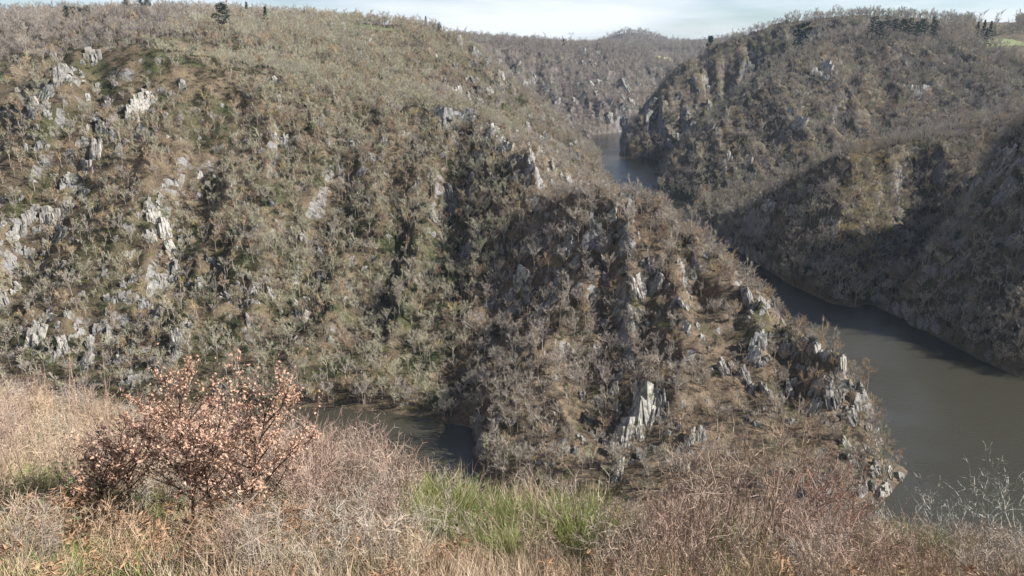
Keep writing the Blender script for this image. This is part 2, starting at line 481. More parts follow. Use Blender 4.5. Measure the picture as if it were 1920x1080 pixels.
M = {}
M['bark'] = plant_mat('grey_brown_bark', [(0.24, 0.20, 0.155), (0.36, 0.32, 0.26), (0.29, 0.25, 0.20), (0.20, 0.165, 0.13)])
M['bark_dark'] = plant_mat('dark_bark', [(0.05, 0.04, 0.032), (0.09, 0.07, 0.055)])
M['tw_grey'] = plant_mat('grey_twigs', [(0.309, 0.267, 0.218), (0.463, 0.407, 0.329), (0.379, 0.323, 0.267), (0.505, 0.449, 0.365), (0.337, 0.281, 0.239)])
M['tw_olive'] = plant_mat('lichen_olive_twigs', [(0.33, 0.29, 0.20), (0.45, 0.41, 0.29), (0.36, 0.35, 0.235), (0.50, 0.46, 0.33), (0.30, 0.265, 0.20)])
M['tw_tan'] = plant_mat('tan_twigs', [(0.379, 0.281, 0.176), (0.505, 0.387, 0.245), (0.323, 0.232, 0.154), (0.435, 0.329, 0.211)])
M['tw_purple'] = plant_mat('purple_grey_twigs', [(0.25, 0.21, 0.175), (0.33, 0.285, 0.24), (0.28, 0.24, 0.20), (0.38, 0.33, 0.275)])
M['tw_yellow'] = plant_mat('catkin_yellow_twigs', [(0.494, 0.390, 0.182), (0.403, 0.325, 0.163), (0.455, 0.390, 0.221)])
M['leaf_ever'] = plant_mat('evergreen_leaves', [(0.035, 0.055, 0.022), (0.055, 0.08, 0.03), (0.045, 0.06, 0.028), (0.075, 0.095, 0.035)], 0.6)
M['leaf_moss'] = plant_mat('moss_and_ivy', [(0.09, 0.105, 0.03), (0.13, 0.135, 0.045), (0.075, 0.09, 0.03)], 0.8)
M['leaf_heath'] = plant_mat('heather_sprigs', [(0.04, 0.052, 0.022), (0.06, 0.062, 0.03), (0.035, 0.048, 0.022), (0.085, 0.072, 0.04)], 0.85)
M['leaf_russet'] = plant_mat('russet_brush', [(0.235, 0.165, 0.105), (0.31, 0.23, 0.145), (0.18, 0.13, 0.09), (0.28, 0.235, 0.15), (0.23, 0.185, 0.13)], 0.85)
M['needle'] = plant_mat('pine_needles', [(0.022, 0.042, 0.024), (0.035, 0.058, 0.03), (0.028, 0.05, 0.034)], 0.6)
M['spring'] = plant_mat('fresh_spring_leaves', [(0.20, 0.26, 0.05), (0.24, 0.29, 0.07)], 0.6, transl=0.25)
M['gorse_yellow'] = plant_mat('yellow_gorse_flowers', [(0.55, 0.40, 0.03), (0.5, 0.38, 0.04)], 0.6)

# ground: leaf litter, dry grass, moss, bare stone where it is steep
def ground_mat(name, litter, grass, moss, stone, moss_amt=0.5, rock_lo=0.60, rock_hi=0.70, fine=1.0):
    m, nt, b = mat_base(name)
    geo = nt.nodes.new("ShaderNodeNewGeometry")
    pos = geo.outputs["Position"]
    n1 = noise_node(nt, 0.035, 5, 0.6, pos)
    n2 = noise_node(nt, 0.11, 5, 0.65, pos, 0.4)
    n3 = noise_node(nt, 0.9 * fine, 4, 0.7, pos)
    c = mixc(nt, ramp(nt, n2.outputs["Fac"], [(0.40, (0, 0, 0)), (0.62, (1, 1, 1))]).outputs["Color"], litter, grass)
    c = mixc(nt, ramp(nt, n1.outputs["Fac"], [(0.60 - moss_amt * 0.2, (0, 0, 0)), (0.72 - moss_amt * 0.15, (1, 1, 1))]).outputs["Color"], c, moss)
    sep = nt.nodes.new("ShaderNodeSeparateXYZ")
    nt.links.new(geo.outputs["True Normal"], sep.inputs[0])
    add = nt.nodes.new("ShaderNodeMath"); add.operation = 'MULTIPLY_ADD'
    nt.links.new(n2.outputs["Fac"], add.inputs[0]); add.inputs[1].default_value = 0.35
    nt.links.new(sep.outputs["Z"], add.inputs[2])
    rk = ramp(nt, add.outputs[0], [(rock_lo, (1, 1, 1)), (rock_hi, (0, 0, 0))])
    sv = mixc(nt, n3.outputs["Fac"], tuple(x * 0.6 for x in stone), tuple(min(1, x * 1.3) for x in stone))
    c = mixc(nt, rk.outputs["Color"], c, sv)
    v = ramp(nt, n3.outputs["Fac"], [(0.25, (0.55, 0.55, 0.55)), (0.75, (1.35, 1.35, 1.35))])
    c = mixc(nt, 1.0, c, v.outputs["Color"], 'MULTIPLY')
    nt.links.new(c, b.inputs["Base Color"])
    bp = nt.nodes.new("ShaderNodeBump")
    bp.inputs["Strength"].default_value = 0.8
    bp.inputs["Distance"].default_value = 1.2 / fine
    nt.links.new(n3.outputs["Fac"], bp.inputs["Height"])
    nt.links.new(bp.outputs[0], b.inputs["Normal"])
    return m

M['ground_left'] = ground_mat('left_hillside_ground', (0.085, 0.063, 0.042), (0.165, 0.125, 0.078), (0.064, 0.066, 0.030), (0.25, 0.235, 0.215), 0.6, 0.54, 0.64)
M['ground_spur'] = ground_mat('spur_ground', (0.10, 0.074, 0.05), (0.205, 0.152, 0.098), (0.075, 0.072, 0.033), (0.27, 0.255, 0.235), 0.4)
M['ground_right'] = ground_mat('right_hillside_ground', (0.10, 0.078, 0.055), (0.16, 0.13, 0.08), (0.085, 0.082, 0.042), (0.22, 0.21, 0.195), 0.5, 0.56, 0.68)
M['ground_far'] = ground_mat('far_land_ground', (0.11, 0.09, 0.075), (0.15, 0.125, 0.10), (0.10, 0.10, 0.055), (0.22, 0.21, 0.2), 0.3)
M['ground_near'] = ground_mat('near_bank_ground', (0.17, 0.115, 0.07), (0.27, 0.20, 0.12), (0.12, 0.125, 0.045), (0.2, 0.16, 0.1), 0.4, 0.0, 0.05, 6.0)

# ------------------------------------------------------------------ terrain sheets (one height field, cut into hills)
nx_, ny_ = len(XL), len(YL)
VID = np.arange(nx_ * ny_).reshape(ny_, nx_)
FX = (GX[:-1, :-1] + GX[1:, 1:]) / 2
FY = (GY[:-1, :-1] + GY[1:, 1:]) / 2

def poly_mask(x, y, poly):
    inside = np.zeros(x.shape, bool)
    n = len(poly)
    for i in range(n):
        x1, y1 = poly[i]; x2, y2 = poly[(i + 1) % n]
        if y1 == y2: continue
        c = ((y1 > y) != (y2 > y)) & (x < (x2 - x1) * (y - y1) / (y2 - y1) + x1)
        inside ^= c
    return inside

riverline = [(600, 285), (400, 300), (300, 312), (232, 330)]
north = [(232, 330), (224, 400), (204, 470), (192, 540), (192, 610), (188, 690), (182, 780), (172, 900), (190, 985), (200, 1090), (235, 1240), (215, 1330), (190, 1560), (280, 1625), (400, 1650), (560, 1700), (800, 2100), (4000, 2300)]
right_poly = riverline[::1] + north[1:] + [(4000, 285)]
spur_poly = [(232, 330), (224, 400), (204, 470), (192, 540), (192, 610), (185, 700), (120, 770), (40, 640), (-10, 560), (10, 480), (-22, 420), (-32, 365), (-33, 330), (-60, 300), (-50, 275), (-20, 242), (60, 236), (150, 246), (205, 270)]
near_poly = [(-4000, 325), (-330, 330), (-130, 322), (-75, 318), (-50, 280), (-20, 242), (60, 236), (150, 246), (205, 270), (232, 330), (300, 312), (400, 300), (600, 285), (4000, 285), (4000, -900), (-4000, -900)]
m_right = poly_mask(FX, FY, right_poly)
m_spur = poly_mask(FX, FY, spur_poly)
m_near = poly_mask(FX, FY, near_poly)
m_far = (FY > 1330) & ~m_right
m_far |= FY > 2300
region = np.zeros(FX.shape, int)             # 0 left hill
region[m_far] = 4
region[m_right & (FY <= 2300)] = 2
region[m_spur] = 1
region[m_near] = 3
V_all = np.stack([GX.ravel(), GY.ravel(), HT.ravel()], 1)
F_all = np.stack([VID[:-1, :-1].ravel(), VID[:-1, 1:].ravel(), VID[1:, 1:].ravel(), VID[1:, :-1].ravel()], 1)
reg_flat = region.ravel()
for rid, (nm, mk) in enumerate([('left_hillside', 'ground_left'), ('rocky_spur', 'ground_spur'), ('right_hillside', 'ground_right'), ('foreground_bank', 'ground_near'), ('far_hills', 'ground_far')]):
    ff = F_all[reg_flat == rid]
    used, inv = np.unique(ff.ravel(), return_inverse=True)
    vv = V_all[used]
    me = bpy.data.meshes.new(nm)
    me.vertices.add(len(vv)); me.vertices.foreach_set("co", vv.ravel().astype(np.float32))
    me.loops.add(len(inv)); me.loops.foreach_set("vertex_index", inv.astype(np.int32))
    me.polygons.add(len(ff)); me.polygons.foreach_set("loop_start", np.arange(0, len(inv), 4, dtype=np.int32))
    me.update(calc_edges=True)
    me.materials.append(M[mk])
    o = new_obj(nm, me)
    tag(o, kind='structure')

# ------------------------------------------------------------------ river
m, nt, b = mat_base('river_water')
b.inputs["Base Color"].default_value = (0.044, 0.040, 0.027, 1)
b.inputs["Roughness"].default_value = 0.10
b.inputs["IOR"].default_value = 1.33
b.inputs["Specular IOR Level"].default_value = 0.5
geo = nt.nodes.new("ShaderNodeNewGeometry")
mp = nt.nodes.new("ShaderNodeMapping")
mp.inputs["Scale"].default_value = (0.9, 1.6, 1)
mp.inputs["Rotation"].default_value = (0, 0, R(25))
nt.links.new(geo.outputs["Position"], mp.inputs["Vector"])
n1 = noise_node(nt, 0.42, 4, 0.7, mp.outputs["Vector"])
n2 = noise_node(nt, 0.02, 3, 0.5, geo.outputs["Position"])
mul = nt.nodes.new("ShaderNodeMath"); mul.operation = 'MULTIPLY'
rr = ramp(nt, n2.outputs["Fac"], [(0.38, (0.35, 0.35, 0.35)), (0.62, (1, 1, 1))])
nt.links.new(n1.outputs["Fac"], mul.inputs[0]); nt.links.new(rr.outputs["Color"], mul.inputs[1])
bp = nt.nodes.new("ShaderNodeBump")
bp.inputs["Strength"].default_value = 0.55
bp.inputs["Distance"].default_value = 0.8
nt.links.new(mul.outputs[0], bp.inputs["Height"])
nt.links.new(bp.outputs[0], b.inputs["Normal"])
M['water'] = m
me = bpy.data.meshes.new('river')
me.from_pydata([(-1300, 190, 0), (900, 190, 0), (900, 2050, 0), (-1300, 2050, 0)], [], [(0, 1, 2, 3)])
me.materials.append(m)
tag(new_obj('river', me), kind='structure')

# ------------------------------------------------------------------ tree builders (base at the origin, metres)
def rv(r, s=1.0):
    return Vector((r.uniform(-s, s), r.uniform(-s, s), r.uniform(-s, s)))

def gen_bare(seed, H=8.0, spread=3.2, stems=1, ntw=460, tw=0.05, lean=0.0, up=0.6):
    r = random.Random(seed)
    tr = MB(); cr = MB()
    tips = []
    for s in range(stems):
        a0 = r.uniform(0, 6.28)
        out = (0.25 if stems == 1 else 0.9) * r.uniform(0.5, 1.2)
        p = Vector((math.cos(a0), math.sin(a0), 0)) * (0.0 if stems == 1 else 0.25)
        top = Vector((math.cos(a0) * out + lean, math.sin(a0) * out, H * r.uniform(0.55, 0.72)))
        pts = [p + Vector((0, 0, -0.8))]
        for i in range(1, 5):
            t = i / 4
            pts.append(p.lerp(top, t) + rv(r, 0.22) * t)
        r0 = 0.19 if stems == 1 else 0.13
        tr.tube(pts, [r0 * 1.25, r0, r0 * 0.8, r0 * 0.6, r0 * 0.4], 5)
        nl = r.randint(6, 8) if stems == 1 else r.randint(4, 5)
        for l in range(nl):
            t = r.uniform(0.45, 1.0)
            k = t * 4; i = min(3, int(k)); st = pts[i + 0].lerp(pts[i + 1], k - i)
            a = a0 + l * 2.4 + r.uniform(-0.5, 0.5)
            reach = spread * r.uniform(0.55, 1.0) * (1.15 - 0.45 * t)
            rise = H * r.uniform(0.16, 0.34) * (0.6 + up * t)
            en = st + Vector((math.cos(a) * reach, math.sin(a) * reach, rise))
            md = st.lerp(en, 0.5) + Vector((0, 0, -0.25 * r.random())) + rv(r, 0.25)
            cr.tube([st, md, en], [0.085, 0.06, 0.03], 3)
            tips.append((md, en, (en - st).normalized()))
            for q in range(3):
                t2 = r.uniform(0.3, 0.95)
                s2 = md.lerp(en, t2)
                d2 = ((en - st).normalized() + rv(r, 0.9) + Vector((0, 0, 0.35))).normalized()
                e2 = s2 + d2 * r.uniform(0.8, 1.7)
                cr.twig(s2, e2, 0.075, r)
                tips.append((s2, e2, d2))
    for q in range(ntw):
        a, bb, d = tips[r.randrange(len(tips))]
        s = a.lerp(bb, r.uniform(0.1, 1.0))
        dd = (d * 0.7 + rv(r, 1.0) + Vector((0, 0, up))).normalized()
        cr.twig(s, s + dd * r.uniform(0.5, 1.35), tw * r.uniform(0.6, 1.2), r)
    return tr, cr

def gen_brush(seed, w=2.4, h=1.7, n=300, leaf=0.22, flat=0.55, twiggy=False):
    """low brush: short stems, then twigs or small leaf faces through the volume"""
    r = random.Random(seed)
    st = MB(); lf = MB()
    for i in range(9):
        a = r.uniform(0, 6.28); rr_ = r.random() * w * 0.4
        e = Vector((math.cos(a) * rr_ * 1.4, math.sin(a) * rr_ * 1.4, h * r.uniform(0.5, 0.95)))
        st.twig(Vector((math.cos(a) * rr_ * 0.4, math.sin(a) * rr_ * 0.4, -0.4)), e, 0.09, r)
    lumps = [(r.uniform(-0.5, 0.5) * w, r.uniform(-0.5, 0.5) * w, r.uniform(0.25, 0.7) * h, r.uniform(0.35, 0.6) * w) for _ in range(6)]
    for i in range(n):
        cx, cy, cz, cr_ = lumps[r.randrange(6)]
        d = rv(r).normalized() * cr_ * (r.random() ** 0.5)
        p = Vector((cx + d.x, cy + d.y, max(0.02, cz + d.z * flat)))
        if twiggy:
            u = Vector((p.x * 0.5, p.y * 0.5, 0.8)) + rv(r, 0.8)
            lf.twig(p - u * 0.25, p + u * r.uniform(0.3, 0.6), 0.075, r)
        else:
            u = rv(r).normalized() * leaf * r.uniform(0.6, 1.4)
            v = rv(r).normalized() * leaf * r.uniform(0.3, 0.8)
            lf.tri(p - u, p + u, p + v)
    return st, lf

def gen_evergreen(seed, H=6.0, w=2.0, n=520, leaf=0.28):
    """ivy-clad or holly-like tree: rounded column of small leaf faces"""
    r = random.Random(seed)
    tr = MB(); lf = MB()
    tr.tube([Vector((0, 0, -0.8)), Vector((0.1, 0, H * 0.4)), Vector((0, 0.1, H * 0.9))], [0.16, 0.11, 0.03], 5)
    lumps = [(r.uniform(-0.45, 0.45) * w, r.uniform(-0.45, 0.45) * w, r.uniform(0.2, 0.92) * H, r.uniform(0.35, 0.6) * w) for _ in range(11)]
    for i in range(n):
        cx, cy, cz, c_ = lumps[r.randrange(11)]
        d = rv(r).normalized() * c_ * (0.55 + 0.45 * r.random())
        p = Vector((cx + d.x, cy + d.y, max(0.1, cz + d.z * 1.1)))
        u = rv(r).normalized() * leaf * r.uniform(0.6, 1.3)
        v = rv(r).normalized() * leaf * r.uniform(0.5, 1.0)
        lf.tri(p - u, p + u, p + v)
    return tr, lf

def gen_pine(seed, H=20.0, w=4.5, n=1500, bare=0.45, cone=False):
    r = random.Random(seed)
    tr = MB(); lf = MB()
    tr.tube([Vector((0, 0, -1)), Vector((0.2, 0, H * 0.5)), Vector((0, 0.1, H * 0.97))], [0.32, 0.22, 0.05], 6)
    clumps = []
    nb = 26
    for i in range(nb):
        t = bare + (1 - bare) * (i + r.random()) / nb
        if cone:
            reach = w * (1.03 - t) / (1 - bare) * r.uniform(0.75, 1.05)
        else:
            q = (t - bare) / (1 - bare)
            reach = w * (0.45 + 0.75 * math.sin(math.pi * min(1, 0.25 + q * 0.72))) * r.uniform(0.45, 1.0) * 0.8
        a = i * 2.4 + r.uniform(-0.4, 0.4)
        s = Vector((0, 0, t * H))
        e = s + Vector((math.cos(a) * reach, math.sin(a) * reach, (-0.12 if cone else 0.12) * reach))
        tr.tube([s, s.lerp(e, 0.9)], [0.09, 0.03], 3)
        for k in (0.45, 0.75, 1.0):
            clumps.append((s.lerp(e, k), (0.5 + 0.35 * k) * (0.75 if cone else 1.0) * w / 4.0))
    clumps.append((Vector((0, 0, H * 0.98)), w / 7))
    for i in range(n):
        c, cr_ = clumps[r.randrange(len(clumps))]
        d = rv(r).normalized() * cr_ * r.uniform(0.3, 1.25)
        d.z *= 0.6
        p = c + d
        u = rv(r).normalized() * 0.62 * r.uniform(0.6, 1.2)
        v = rv(r).normalized() * 0.42
        lf.tri(p - u, p + u, p + v)
    return tr, lf

# prototypes: (name, trunk mesh, crown mesh)
PROTO = {}
def add_proto(key, gens, mt, mc):
    PROTO[key] = []
    for i, (t, c) in enumerate(gens):
        tm = t.mesh(key + '_trunk', [mt]); cm = c.mesh(key + '_crown', [mc])
        j = MB(); j.v = t.v + c.v
        j.f = t.f + [tuple(x + len(t.v) for x in f) for f in c.f]
        j.m = [0] * len(t.f) + [1] * len(c.f)
        jm = j.mesh(key + '_whole', [mt, mc])
        ob = bpy.data.objects.new(key + '_pattern', jm)          # never linked: only the scattered woods use it
        PROTO[key].append((tm, cm, ob))

bare_gens = [lambda: gen_bare(1, 9.5, 2.9, 1), lambda: gen_bare(2, 8.5, 3.0, 3), lambda: gen_bare(3, 11.0, 2.4, 1), lambda: gen_bare(4, 7.0, 3.2, 4), lambda: gen_bare(5, 9.5, 2.6, 2)]
for kk, mc in (('grey', 'tw_grey'), ('olive', 'tw_olive'), ('tan', 'tw_tan'), ('purple', 'tw_purple'), ('yellow', 'tw_yellow')):
    gens = [g() for g in (bare_gens if kk in ('grey', 'olive', 'purple') else bare_gens[1:4])]
    add_proto(kk, gens, M['bark'] if kk != 'purple' else M['bark_dark'], M[mc])
add_proto('brush', [gen_brush(s, 2.6, 1.9, 170, twiggy=True) for s in (21, 22, 23)], M['bark'], M['leaf_russet'])
add_proto('moss', [gen_brush(s, 2.6, 1.5) for s in (31, 32)], M['bark_dark'], M['leaf_moss'])
add_proto('heath', [gen_brush(s, 2.6, 1.2, 300, 0.2) for s in (41, 42)], M['bark_dark'], M['leaf_heath'])
add_proto('ever', [gen_evergreen(51), gen_evergreen(52, 7.5, 2.2), gen_evergreen(53, 4.0, 2.2)], M['bark_dark'], M['leaf_ever'])
KEYS = ['grey', 'olive', 'tan', 'purple', 'yellow', 'brush', 'moss', 'heath', 'ever']

# ------------------------------------------------------------------ where things grow
def visible(x, y, z, margin=9.0):
    ok = np.ones(x.shape, bool)
    for t in np.linspace(0.10, 0.985, 56):
        hx, hy = x * t, y * t
        hz = CAM_H + (z - CAM_H) * t
        ok &= (height(hx, hy) < hz + margin) | (hy < 60)
    return ok

def jitter_grid(x0, x1, y0, y1, s):
    gx, gy = np.meshgrid(np.arange(x0, x1, s), np.arange(y0, y1, s))
    gx = gx.ravel() + NR.uniform(-0.5, 0.5, gx.size) * s
    gy = gy.ravel() + NR.uniform(-0.5, 0.5, gy.size) * s
    return gx, gy

def ell(px, py, cx, cy, rx, ry):
    return np.clip(1.3 - ((px - cx) / rx) ** 2 - ((py - cy) / ry) ** 2, 0, 1)

# bare stone places (px, py, width, height in the photograph), kept free of trees
ROCKS = [
 # left hill crags
 (120, 150, 42, 60), (175, 110, 36, 44), (85, 185, 34, 50), (62, 205, 26, 40), (30, 215, 18, 30), (265, 205, 44, 52), (285, 190, 26, 40), (248, 222, 28, 44), (190, 250, 26, 50), (180, 290, 26, 64), (165, 325, 30, 46), (200, 200, 22, 34),
 (130, 350, 40, 44), (155, 370, 30, 40), (60, 415, 36, 36), (95, 410, 40, 46), (110, 450, 30, 50), (25, 450, 36, 48), (50, 480, 34, 34), (290, 415, 34, 44), (310, 440, 36, 60), (325, 480, 26, 54), (330, 520, 24, 50), (285, 450, 26, 40),
 (235, 560, 44, 28), (290, 590, 50, 44), (270, 575, 30, 26), (65, 640, 46, 80), (90, 600, 50, 26), (8, 570, 20, 60), (110, 540, 26, 20), (150, 630, 30, 18), (245, 650, 26, 36), (330, 640, 26, 44), (290, 690, 34, 40), (250, 720, 34, 30), (330, 670, 20, 40),
 (470, 550, 16, 44), (510, 560, 16, 40), (465, 605, 14, 34), (560, 610, 22, 54), (600, 525, 22, 40), (375, 540, 22, 44), (430, 560, 14, 30), (620, 445, 14, 26), (375, 335, 18, 20), (535, 265, 36, 34), (410, 560, 14, 26), (205, 640, 20, 50), (120, 660, 24, 60), (155, 690, 26, 60),
 (700, 300, 16, 24), (480, 405, 16, 26),
 # crag under the ridge, middle
 (845, 230, 60, 46), (915, 265, 24, 50), (945, 285, 34, 40), (880, 225, 40, 40), (820, 220, 30, 40), (900, 305, 24, 30), (970, 260, 20, 26), (995, 285, 18, 26), (960, 310, 24, 22), (845, 375, 22, 52), (850, 400, 20, 44), (1040, 320, 22, 26), (930, 250, 30, 34), (780, 355, 14, 26),
 # second ridge and far hill crags
 (890, 110, 26, 34), (915, 130, 34, 36), (940, 150, 22, 34), (960, 145, 20, 30), (985, 160, 20, 30), (1025, 170, 22, 26), (1045, 195, 20, 30), (1075, 235, 18, 40), (1085, 250, 18, 34), (1110, 160, 24, 24), (1120, 180, 20, 26), (1140, 190, 20, 24), (1150, 150, 22, 20), (1175, 170, 24, 60), (1185, 200, 22, 34),
 (1095, 120, 20, 18), (1150, 235, 16, 16), (1160, 225, 16, 22), (700, 75, 24, 26), (860, 175, 18, 22), (880, 185, 20, 22), (900, 195, 20, 26), (920, 175, 16, 22), (990, 240, 14, 20),
 # spur
 (1170, 385, 34, 40), (1105, 365, 24, 30), (1180, 410, 24, 60), (1070, 350, 30, 34), (975, 520, 40, 36), (955, 555, 24, 26), (985, 550, 20, 24), (990, 480, 14, 20), (1050, 480, 24, 30), (1110, 430, 18, 50), (1120, 450, 26, 40), (1220, 510, 36, 60), (1200, 560, 34, 70), (1225, 545, 24, 60), (1160, 590, 26, 40), (1190, 600, 20, 40),
 (1405, 562, 26, 44), (1285, 580, 18, 30), (1280, 620, 26, 34), (1480, 605, 10, 30), (1500, 660, 22, 50), (1535, 660, 20, 28), (1550, 670, 22, 30), (1580, 690, 26, 36), (1590, 665, 16, 24), (1570, 700, 14, 24), (1430, 640, 24, 34), (1410, 680, 30, 50), (1420, 650, 30, 40), (1470, 670, 30, 40),
 (1540, 730, 40, 50), (1580, 740, 40, 34), (1610, 760, 50, 40), (1640, 765, 34, 30), (1600, 790, 34, 44), (1650, 800, 26, 40), (1560, 760, 30, 60), (1525, 775, 26, 50), (1480, 740, 20, 40), (1440, 745, 26, 60), (1400, 720, 18, 50), (1360, 700, 20, 40), (1675, 815, 20, 44),
 (1210, 800, 66, 120), (1180, 832, 56, 100), (1236, 775, 40, 70), (1690, 900, 34, 24), (1660, 922, 44, 24), (1615, 926, 40, 24), (1698, 870, 20, 30), (1560, 930, 40, 20), (1155, 715, 26, 30), (1150, 740, 22, 34), (1125, 765, 14, 22), (1295, 830, 20, 50), (1315, 825, 22, 44), (1160, 890, 18, 60), (1060, 850, 30, 24), (1080, 850, 14, 24), (1155, 860, 30, 50), (1200, 865, 20, 40),
 (915, 830, 22, 34), (905, 845, 18, 30), (1600, 870, 22, 44), (1640, 890, 24, 34), (1670, 890, 26, 26), (1685, 860, 16, 34), (1620, 900, 26, 34), (1590, 840, 20, 36),
 # right side
 (1255, 275, 24, 40), (1285, 250, 22, 36), (1300, 235, 20, 30), (1240, 305, 18, 44), (1225, 330, 14, 40), (1330, 200, 18, 34), (1350, 185, 16, 26), (1370, 165, 16, 30), (1400, 150, 10, 34), (1418, 140, 10, 44), (1310, 215, 16, 26), (1270, 262, 16, 30), (1385, 170, 14, 24),
 (1545, 135, 28, 34), (1535, 145, 16, 20), (1495, 240, 24, 38), (1705, 115, 26, 12), (1690, 108, 16, 12), (1735, 170, 24, 18), (1720, 185, 40, 26), (1745, 160, 14, 12), (1360, 400, 40, 30), (1400, 390, 40, 34), (1440, 395, 30, 36), (1350, 425, 30, 24), (1390, 420, 36, 26), (1365, 300, 16, 40), (1560, 440, 14, 44), (1545, 500, 18, 40), (1575, 560, 26, 12), (1890, 300, 22, 40), (1870, 330, 18, 40), (1905, 460, 20, 30), (1480, 400, 20, 30),
]

ROCK_HITS = []
for (px, py, w, h) in ROCKS:
    p = hit(px, py)
    if p is None: continue
    d = project(*p)[2]
    ROCK_HITS.append((px, py, p, w * d / FPX, h * d / FPX))
RX = np.array([q[2][0] for q in ROCK_HITS]); RY = np.array([q[2][1] for q in ROCK_HITS]); RW = np.array([q[3] for q in ROCK_HITS])

pts = []
for (x0, x1, y0, y1, s) in [(-420, 480, 238, 700, 3.8), (-720, 760, 700, 1330, 6.6), (-900, 1300, 1330, 2320, 10), (-900, 2400, 2320, 5100, 24)]:
    gx, gy = jitter_grid(x0, x1, y0, y1, s)
    gz = height(gx, gy)
    px, py, dp = project(gx, gy, gz)
    ok = (gz > 0.7) & (px > -130) & (px < 2050) & (py < 1010)
    nm_ = poly_mask(gx, gy, near_poly)
    ok &= ~nm_
    gx, gy, gz, px, py, dp = [a[ok] for a in (gx, gy, gz, px, py, dp)]
    v = visible(gx, gy, gz)
    pts.append(np.stack([gx, gy, gz, px, py, dp], 1)[v])
P = np.concatenate(pts)
gx, gy, gz, px, py, dp = P.T
N = len(P)
reg = np.zeros(N, int)
reg[poly_mask(gx, gy, right_poly)] = 2
reg[poly_mask(gx, gy, spur_poly)] = 1
reg[(reg == 0) & (gy > 1330)] = 4
reg[(reg == 0) & (gy > 760)] = 5                      # second ridge and the hill behind
eps = 3.0
sx = (height(gx + eps, gy) - height(gx - eps, gy)) / (2 * eps)
sy = (height(gx, gy + eps) - height(gx, gy - eps)) / (2 * eps)
steep = np.sqrt(sx * sx + sy * sy)
nA = fbm(gx / 38, gy / 38, 4, 71); nB = fbm(gx / 60, gy / 60, 4, 83); nC = fbm(gx / 25, gy / 25, 3, 97)

wt = {k: np.zeros(N) for k in KEYS}; wt['none'] = np.zeros(N)
L = reg == 0
wt['brush'] += L * (0.36 + 0.4 * np.clip(nA, -1, 1)); wt['none'] += L * 0.04
wt['olive'] += L * (0.55 + 0.9 * sstep(380, 560, px)); wt['grey'] += L * (0.32 + 0.35 * np.clip(nB, 0, 1)); wt['tan'] += L * (0.28 + 0.5 * np.clip(-nB, 0, 1))
wt['moss'] += L * (0.36 + 0.9 * np.clip(nC, 0, 1)); wt['ever'] += L * (0.03 + np.clip(nC - 0.1, 0, 1) * 0.9)
hz = ell(px, py, 330, 125, 215, 58) * L
wt['heath'] += hz * 14; wt['moss'] += hz * 1
pw = ell(px, py, 620, 95, 330, 70) * (L | (reg == 5))
wt['olive'] += pw * 3.5; wt['tan'] += pw * 1.2; wt['brush'] *= 1 - 0.9 * pw; wt['ever'] *= 1 - 0.8 * pw
for (cx, cy, rx, ry, wgt) in [(425, 400, 24, 110, 2.5), (395, 520, 26, 80, 2), (575, 300, 18, 70, 1.3), (330, 480, 16, 60, 0.6), (640, 560, 26, 90, 1.4), (560, 640, 60, 70, 1.2), (820, 640, 60, 110, 1.5), (740, 330, 36, 60, 0.9), (480, 640, 60, 50, 0.9), (220, 600, 60, 40, 0.9), (120, 690, 80, 50, 1.0), (690, 470, 30, 120, 0.7)]:
    wt['ever'] += L * ell(px, py, cx, cy, rx, ry) * wgt
    wt['olive'] += L * ell(px, py, cx, cy, rx, ry) * wgt * 0.8
for (cx, cy, rx, ry, wgt) in [(400, 470, 50, 40, 2), (440, 590, 60, 60, 2), (700, 690, 130, 60, 1.6), (90, 690, 80, 40, 1.5)]:
    wt['moss'] += L * ell(px, py, cx, cy, rx, ry) * wgt
wt['yellow'] += L * (0.05 + ell(px, py, 700, 720, 60, 20))
S = reg == 1
wt['brush'] += S * (0.75 + 0.5 * nA); wt['none'] += S * 0.15; wt['grey'] += S * (0.45 + 0.6 * np.clip(nB, 0, 1)); wt['tan'] += S * 0.2; wt['moss'] += S * 0.16 ; wt['ever'] += S * np.clip(nC - 0.2, 0, 1) * 0.5
for (cx, cy, rx, ry, wgt) in [(1110, 690, 130, 55, 3.0), (960, 780, 60, 70, 3), (1060, 420, 90, 60, 1.5), (930, 690, 60, 80, 1.5), (1000, 870, 90, 60, 1.0)]:
    wt['grey'] += S * ell(px, py, cx, cy, rx, ry) * wgt
sil = np.zeros(N)
for a, bb in zip([(1140, 338), (1300, 430), (1400, 495), (1500, 580), (1600, 690)], [(1300, 430), (1400, 495), (1500, 580), (1600, 690), (1680, 820)]):
    t = np.clip(((px - a[0]) * (bb[0] - a[0]) + (py - a[1]) * (bb[1] - a[1])) / ((bb[0] - a[0]) ** 2 + (bb[1] - a[1]) ** 2), 0, 1)
    dd = np.hypot(px - a[0] - t * (bb[0] - a[0]), py - a[1] - t * (bb[1] - a[1]))
    sil = np.maximum(sil, 1 - sstep(18, 62, dd))
wt['tan'] += S * sil * 1.6; wt['grey'] += S * sil * 2.2; wt['brush'] *= 1 - 0.7 * sil * S
bare = ell(px, py, 1380, 590, 130, 90) + ell(px, py, 1440, 850, 130, 50)
wt['none'] += S * bare * 0.9; wt['brush'] += S * bare * 1.2
G = reg == 2
wt['grey'] += G * (0.8 + 0.3 * nB); wt['purple'] += G * 0.7; wt['brush'] += G * 0.22; wt['olive'] += G * 0.35; wt['none'] += G * 0.12; wt['ever'] += G * np.clip(nC - 0.25, 0, 1) * 0.8; wt['tan'] += G * 0.12; wt['moss'] += G * 0.08
